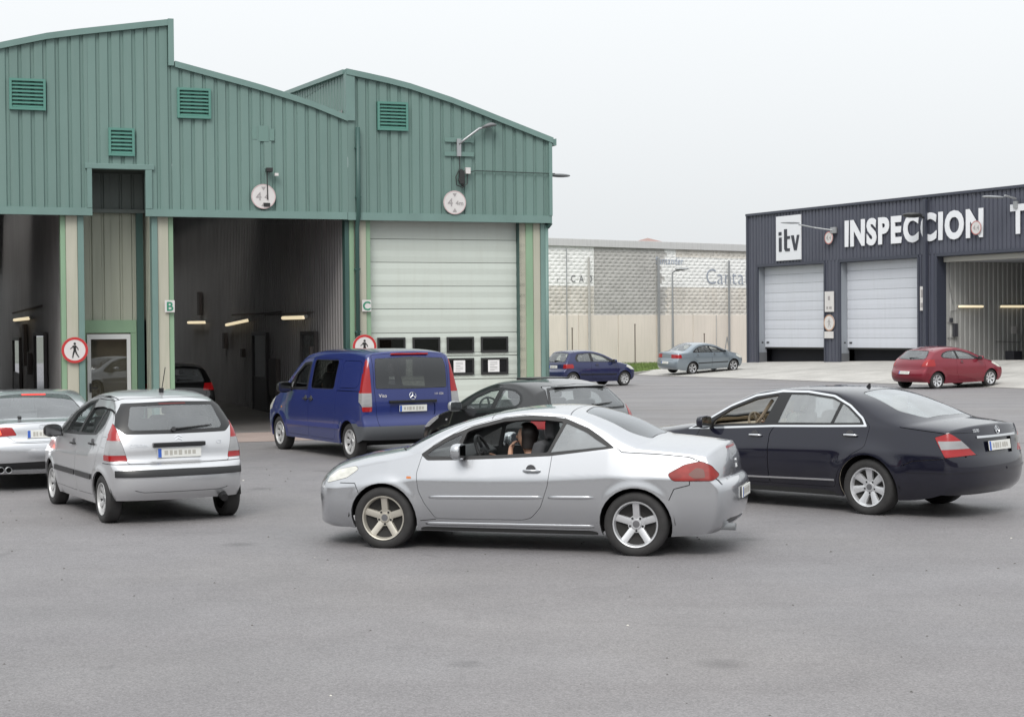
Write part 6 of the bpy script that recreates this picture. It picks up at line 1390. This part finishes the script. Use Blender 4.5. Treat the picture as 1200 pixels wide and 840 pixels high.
far_car('saloon_car', dict(L=4.28, W=1.70, axf=.80, axr=3.26, tr=.29, ar=.34, tw=.185, rim=.20, track=1.44, sill=.19, paint=GBL, tum=.30, curv=.22, sh=.045, cf=.11, cr=.08, seats=(1.95,2.7,.29,.96,1.2), gr=.07,
      belt=[(0,.78),(.6,.88),(1.1,.93),(2.0,.96),(3.0,1.0),(4.28,1.0)],
      nose=[(.18,.20,.5,.22),(.04,.3,.42,.3),(.0,.45,.38,.45),(.02,.58,.38,.58),(.08,.69,.40,.68)],
      top=[(.08,.69,.40,.68),(.25,.80,.52,.77),(.6,.92,.8,.86),(1.0,.99,1.12,.93,'s'),(1.4,1.19,1.55,1.15),(1.75,1.34,1.9,1.29),(2.05,1.41,2.2,1.34),(2.4,1.44,2.45,1.365),(2.8,1.43,2.8,1.34),(3.15,1.36,3.05,1.24),(3.5,1.21,3.3,1.11),(3.72,1.10,3.48,1.03,'s'),(3.9,1.085,3.8,1.0),(4.12,1.07,4.0,.98)],
      tail=[(4.12,1.07,4.0,.98),(4.16,.98,4.03,.9),(4.19,.78,4.06,.77),(4.24,.68,4.1,.67),(4.28,.55,4.12,.54),(4.26,.38,4.1,.38),(4.16,.26,4.05,.26)]),
    'pale grey-blue saloon climbing the concrete apron beside the dark hall', (9.13,77.6,.14), .55,
    [[(1.12,.93),(1.08,.6),(1.14,.3),(2.1,.3),(2.12,.96),(2.25,1.36),(1.9,1.3)],[(2.12,.3),(2.85,.3),(3.0,.55),(3.2,.8),(3.25,1.0),(3.1,1.22),(2.8,1.34),(2.26,1.36),(2.13,.96)]], [(1.2,.95),(3.2,1.01),(3.22,1.06),(3.02,1.2),(2.75,1.29),(2.4,1.315),(2.1,1.29),(1.75,1.2)],
    [[(1.5,.98),(2.06,.995),(2.2,1.285),(2.08,1.262),(1.8,1.18)],[(2.14,.997),(2.85,1.02),(2.85,1.235),(2.72,1.27),(2.28,1.288)],[(2.9,1.025),(3.14,1.04),(2.98,1.17),(2.9,1.21)]],
    [(0,.72),(.5,.72),(.56,.95),(.58,1.04)], [(3.0,0),(3.03,.46),(3.45,.58),(3.62,.52),(3.66,0)], ('s', [(3.88,.80),(3.9,.95),(4.2,.97),(4.2,.79)], .4), hatch=False, style=(5, .07, .03, .045, SLV, .02), hl=[(.2,.6),(.24,.7),(.6,.83),(.66,.77),(.45,.64)], ws=[(1.07,0),(1.13,.45),(1.25,.6),(2.06,.52),(2.02,0)], plz=.58, tilt=(-.04,.035), strip=[(1.15,.47),(2.95,.49),(2.95,.535),(1.15,.515)])
REDP = paint('dark_red_paint', (.185,.008,.022), .25, .32)
far_car('hatchback_car', dict(L=4.28, W=1.815, axf=.88, axr=3.49, tr=.305, ar=.355, tw=.195, rim=.21, track=1.53, sill=.19, paint=REDP, tum=.33, curv=.26, sh=.05, cf=.12, cr=.09, xf=1.5, seats=(2.15,2.9,.32,1.02,1.3), gr=.07,
      belt=[(0,.78),(.6,.9),(1.2,.98),(2.0,1.01),(3.0,1.08),(4.28,1.08)],
      nose=[(.2,.20,.52,.22),(.04,.3,.43,.3),(.0,.45,.38,.46),(.02,.6,.38,.6),(.09,.71,.41,.7)],
      top=[(.09,.71,.41,.7),(.25,.82,.55,.79),(.6,.95,.82,.89),(.95,1.04,1.18,.975,'s'),(1.4,1.22,1.6,1.18),(1.8,1.37,1.95,1.32),(2.15,1.455,2.3,1.385),(2.55,1.495,2.6,1.415),(3.0,1.485,3.0,1.395),(3.4,1.43,3.3,1.31),(3.6,1.40,3.48,1.24)],
      tail=[(3.6,1.40,3.48,1.24),(3.76,1.26,3.64,1.14),(4.0,1.04,3.85,1.0),(4.10,.90,3.93,.89),(4.15,.74,3.97,.73),(4.22,.66,4.0,.65),(4.27,.54,4.03,.53),(4.25,.38,4.02,.38),(4.14,.26,3.94,.26)]),
    'dark red three-door hatchback with silver wheels before the open grey bay', (15.8,58.9,.02), .52,
    [[(1.2,.98),(1.15,.6),(1.25,.3),(2.45,.3),(2.58,.6),(2.56,1.03),(2.6,1.4),(2.2,1.36),(1.8,1.27)]], [(1.3,1.0),(2.3,1.03),(3.2,1.1),(3.28,1.17),(3.15,1.28),(2.9,1.345),(2.55,1.365),(2.25,1.335),(1.85,1.23)],
    [[(1.6,1.03),(2.42,1.055),(2.5,1.335),(2.25,1.305),(1.9,1.21)],[(2.52,1.06),(3.12,1.12),(3.2,1.16),(3.1,1.26),(2.88,1.32),(2.58,1.335)]],
    [(0,.74),(.62,.74),(.70,1.0),(.58,1.38),(0,1.41)], [(0,1.07),(.62,1.09),(.64,1.14),(.53,1.345),(0,1.36)], ('r', [(.66,.82),(.95,.82),(.95,1.0),(.80,1.08),(.70,1.03)], 3.6), style=(7, .07, .032, .05, SLV, .02), hl=[(.22,.66),(.26,.76),(.75,.92),(.82,.86),(.5,.7)], ws=[(1.01,0),(1.07,.46),(1.2,.66),(2.15,.54),(2.1,0)], plz=.6, tilt=(-.02,.012))
far_car('hatchback_car', dict(L=4.2, W=1.76, axf=.86, axr=3.44, tr=.31, ar=.36, tw=.2, rim=.21, track=1.52, sill=.19, paint=BLKP, tum=.30, curv=.22, sh=.045, cf=.1, cr=.08, seats=(2.1,2.9,.32,1.0,1.3),
      belt=[(0,.78),(.6,.9),(1.2,.97),(2.0,1.0),(4.2,1.03)],
      nose=[(.2,.20,.52,.22),(.04,.3,.43,.3),(.0,.45,.38,.46),(.02,.6,.38,.6),(.09,.71,.41,.7)],
      top=[(.09,.71,.41,.7),(.6,.9,.82,.86),(1.05,1.0,1.2,.95,'s'),(1.5,1.2,1.65,1.16),(2.0,1.4,2.1,1.33),(2.5,1.478,2.5,1.40),(3.1,1.47,3.1,1.38),(3.6,1.41,3.5,1.28)],
      tail=[(3.6,1.41,3.5,1.28),(3.75,1.25,3.65,1.15),(3.95,1.03,3.82,1.0),(4.05,.85,3.92,.85),(4.1,.7,3.96,.7),(4.17,.62,4.0,.62),(4.19,.5,4.01,.5),(4.1,.28,3.95,.28)]),
    'black hatchback standing inside bay B on the inspection lane', (-8.36,39.3,.012), 1.922,
    [[(1.2,.97),(1.2,.3),(2.2,.3),(2.2,1.0),(2.35,1.4),(2.0,1.33)],[(2.22,.3),(3.0,.3),(3.3,.8),(3.3,1.25),(2.36,1.4),(2.22,1.0)]], [(1.3,1.0),(3.3,1.05),(3.2,1.28),(2.5,1.36),(2.0,1.3)],
    [[(1.6,1.03),(2.15,1.04),(2.28,1.32),(2.05,1.28)],[(2.25,1.04),(3.1,1.07),(3.05,1.27),(2.5,1.33),(2.36,1.33)]],
    [(0,.72),(.6,.72),(.68,1.0),(.6,1.38),(0,1.42)], [(0,1.05),(.6,1.06),(.53,1.33),(0,1.36)], ('r', [(.55,.86),(.95,.86),(.95,1.04),(.6,1.02)], 3.5), style=(5, .07, .035, .05, SLV, .02), ws=[(1.12,0),(1.18,.46),(1.3,.6),(2.1,.54),(2.05,0)], plz=.8)
# ================================================================== people at the wheel
SKIN = mat('skin', (.50,.29,.20), .5); HAIR = mat('dark_hair', (.012,.008,.007), .45, noise=(60,.4,(1,1,.05)))
def skinned(name, pts, edges, m, parent, sub=2):
    me = bpy.data.meshes.new(name); me.from_pydata([p[:3] for p in pts], edges, []); o = bpy.data.objects.new(name, me); COL.objects.link(o)
    md = o.modifiers.new('skin', 'SKIN'); md.use_smooth_shade = True
    for i, p in enumerate(pts):
        s = me.skin_vertices[0].data[i]; r = p[3]; s.radius = r if isinstance(r, tuple) else (r, r); s.use_root = (i == 0)
    o.modifiers.new('sub', 'SUBSURF').levels = sub; o.modifiers['sub'].render_levels = sub
    dg = bpy.context.evaluated_depsgraph_get(); nm = bpy.data.meshes.new_from_object(o.evaluated_get(dg)); bpy.data.objects.remove(o); bpy.data.meshes.remove(me); nm.name = name
    nm.materials.clear(); nm.shade_smooth()
    return link(name, nm, m, parent)
def hand(pts, edges, wrist_i, w, palm, fwd, side, curl, s=1.0):
    """palm + five fingers; fwd = finger direction, side = towards the thumb, curl = direction the fingers bend to"""
    fwd, side, curl = [Vector(v).normalized() for v in (fwd, side, curl)]; W = Vector(w)
    pm = W+fwd*.045*s; k = len(pts); pts.append((*pm, (.022*s,.030*s))); edges.append((wrist_i, k)); base = k
    for j, (off, ln) in enumerate(((.030,.075),(.010,.085),(-.010,.080),(-.029,.062))):
        a = pm+fwd*.042*s+side*off*s; b = a+(fwd*.75+curl*.45).normalized()*ln*.45*s; c = b+(fwd*.35+curl*.8).normalized()*ln*.5*s; i = len(pts)
        pts += [(*a, .0095*s), (*b, .0085*s), (*c, .007*s)]; edges += [(base, i), (i, i+1), (i+1, i+2)]
    a = pm-fwd*.015*s+side*.035*s; b = a+(fwd*.6+side*.6+curl*.2)*.035*s; c = b+(fwd*.8+side*.2+curl*.4)*.028*s; i = len(pts)
    pts += [(*a, .0115*s), (*b, .010*s), (*c, .008*s)]; edges += [(base, i), (i, i+1), (i+1, i+2)]
def driver(car, X, y, z, top, label, lh, le, rh, re, hair='short', lean=0):
    """seated driver: X,z of the seat reference (hip); lh/le, rh/re = left and right hand and elbow in (X, y, z)"""
    L_ = lambda X_, y_, z_: (car.lx(X_), y_, z_)
    e = empty('person', car.root.location, 0, label, 'person'); e.rotation_euler = car.root.rotation_euler
    # body: pelvis-spine-neck-head, arms and hands, thighs
    P = []; E_ = []
    def add(p, r, par=None):
        P.append((*p, r)); 
        if par is not None: E_.append((par, len(P)-1))
        return len(P)-1
    hip = add(L_(X,y,z), (.13,.16)); ab = add(L_(X+.06,y,z+.20), (.11,.14), hip); ch = add(L_(X+.12,y,z+.42), (.11,.16), ab); nb = add(L_(X+.13,y,z+.56), (.06,.07), ch)
    nk = add(L_(X+.11+lean,y,z+.63), .052, nb); jw = add(L_(X+.07+lean,y,z+.69), (.068,.062), nk); hd = add(L_(X+.085+lean,y,z+.77), (.088,.075), jw); ht = add(L_(X+.09+lean,y,z+.84), (.070,.062), hd)
    add(L_(X-.022+lean,y,z+.735), .013, hd); add(L_(X+.10+lean,y+.082,z+.745), .014, hd); add(L_(X+.10+lean,y-.082,z+.745), .014, hd)
    for s_, el, hn in ((1, le, lh), (-1, re, rh)):
        sh = add(L_(X+.13,y+s_*.17,z+.50), .055, ch); eb = add(L_(*el), .042, sh); fw = (Vector(L_(*hn))-Vector(L_(*el))).normalized(); wr = Vector(L_(*hn))-fw*.05
        wi = add(tuple(wr), .027, eb)
        cu = Vector((-1,0,0)) if hn[2] > z+.6 else Vector((0,-s_*.4,-1)); hand(P, E_, wi, wr, None, fw, Vector((0,-s_,.25)), cu)
    for s_ in (1, -1): kn = add(L_(X-.42,y+s_*.10,z+.10), .075, hip); add(L_(X-.62,y+s_*.10,z-.22), .05, kn)
    body = skinned('body', P, E_, SKIN, e)
    # clothing: jacket with sleeves
    P = []; E_ = []
    hip = add(L_(X,y,z), (.145,.175)); ab = add(L_(X+.06,y,z+.20), (.125,.155), hip); ch = add(L_(X+.12,y,z+.42), (.125,.172), ab); nb = add(L_(X+.125,y,z+.55), (.075,.085), ch)
    for s_, el, hn in ((1, le, lh), (-1, re, rh)):
        sh = add(L_(X+.13,y+s_*.17,z+.50), .066, ch); eb = add(L_(*el), .052, sh); q = Vector(L_(*el)).lerp(Vector(L_(*hn)), .62); add(tuple(q), .040, eb)
    skinned('jacket', P, E_, top, e)
    P = []; E_ = []; hip = add(L_(X,y,z-.01), (.14,.17))
    for s_ in (1, -1): kn = add(L_(X-.42,y+s_*.10,z+.10), .088, hip); add(L_(X-.62,y+s_*.10,z-.22), .06, kn)
    skinned('trousers', P, E_, mat('dark_trousers', (.02,.022,.03), .8), e)
    # hair: cap over the back and sides, open at the face
    hx = car.lx(X+.105+lean); hz = z+.775; n, m_ = 20, 14; vs = []; fs = []
    long_ = hair == 'long'
    for i in range(m_+1):
        a = PI/2-PI*i/m_*(.82 if long_ else .60)
        for k in range(n):
            t = 2*PI*k/n; r = .112+.006*math.sin(9*t+i); dz = math.sin(a)*.118
            if long_ and a < -.3: dz -= (-.3-a)*.07; r = .112+(-.3-a)*.012
            x_ = math.cos(a)*math.cos(t)*r if not long_ or a > -.3 else math.cos(-.3)*math.cos(t)*r*.92
            y_ = math.cos(a)*math.sin(t)*.098 if not long_ or a > -.3 else math.cos(-.3)*math.sin(t)*.098
            if math.cos(t) > .35 and i > m_*.30: x_ = min(x_, .045)
            vs.append((hx+x_, y+y_, hz+dz))
    for i in range(m_):
        for k in range(n): fs.append((i*n+k, i*n+(k+1)%n, (i+1)*n+(k+1)%n, (i+1)*n+k))
    h = MB(); h.add(vs, fs); h.build('hair', HAIR, e, smooth=True)
    b = MB()
    for s_ in (1, -1): b.sphere((car.lx(X+.005+lean), y+s_*.032, z+.765), (.011,.014,.010), 8, 6)
    b.build('eyes', mat('eye_dark', (.03,.02,.015), .2), e)
    b = MB(); b.tube([(car.lx(X+.0+lean), y-.024, z+.692),(car.lx(X-.006+lean), y, z+.69),(car.lx(X+.0+lean), y+.024, z+.692)], .007, 6); b.build('mouth', mat('lips', (.35,.12,.10), .5), e)
    return e
driver(CC, 2.15, .36, .375, mat('black_top', (.015,.014,.016), .85), 'person with long dark hair driving the silver convertible, hand raised to face', (2.10,.45,1.00), (2.12,.57,.83), (1.86,.22,.90), (2.05,.10,.74), 'long')
driver(SAL, 2.52, .38, .42, mat('grey_pullover', (.20,.21,.23), .85), 'person in a grey top at the wheel of the dark saloon', (2.12,.46,.98), (2.34,.60,.93), (2.10,.26,.98), (2.32,.14,.80), 'short', .05)
driver(VAN, 2.10, .42, .74, mat('dark_jacket', (.03,.03,.035), .85), 'person driving the blue van, forearm showing at the open side window', (1.80,.50,1.24), (1.98,.72,1.20), (1.78,.28,1.22), (1.95,.20,1.05))
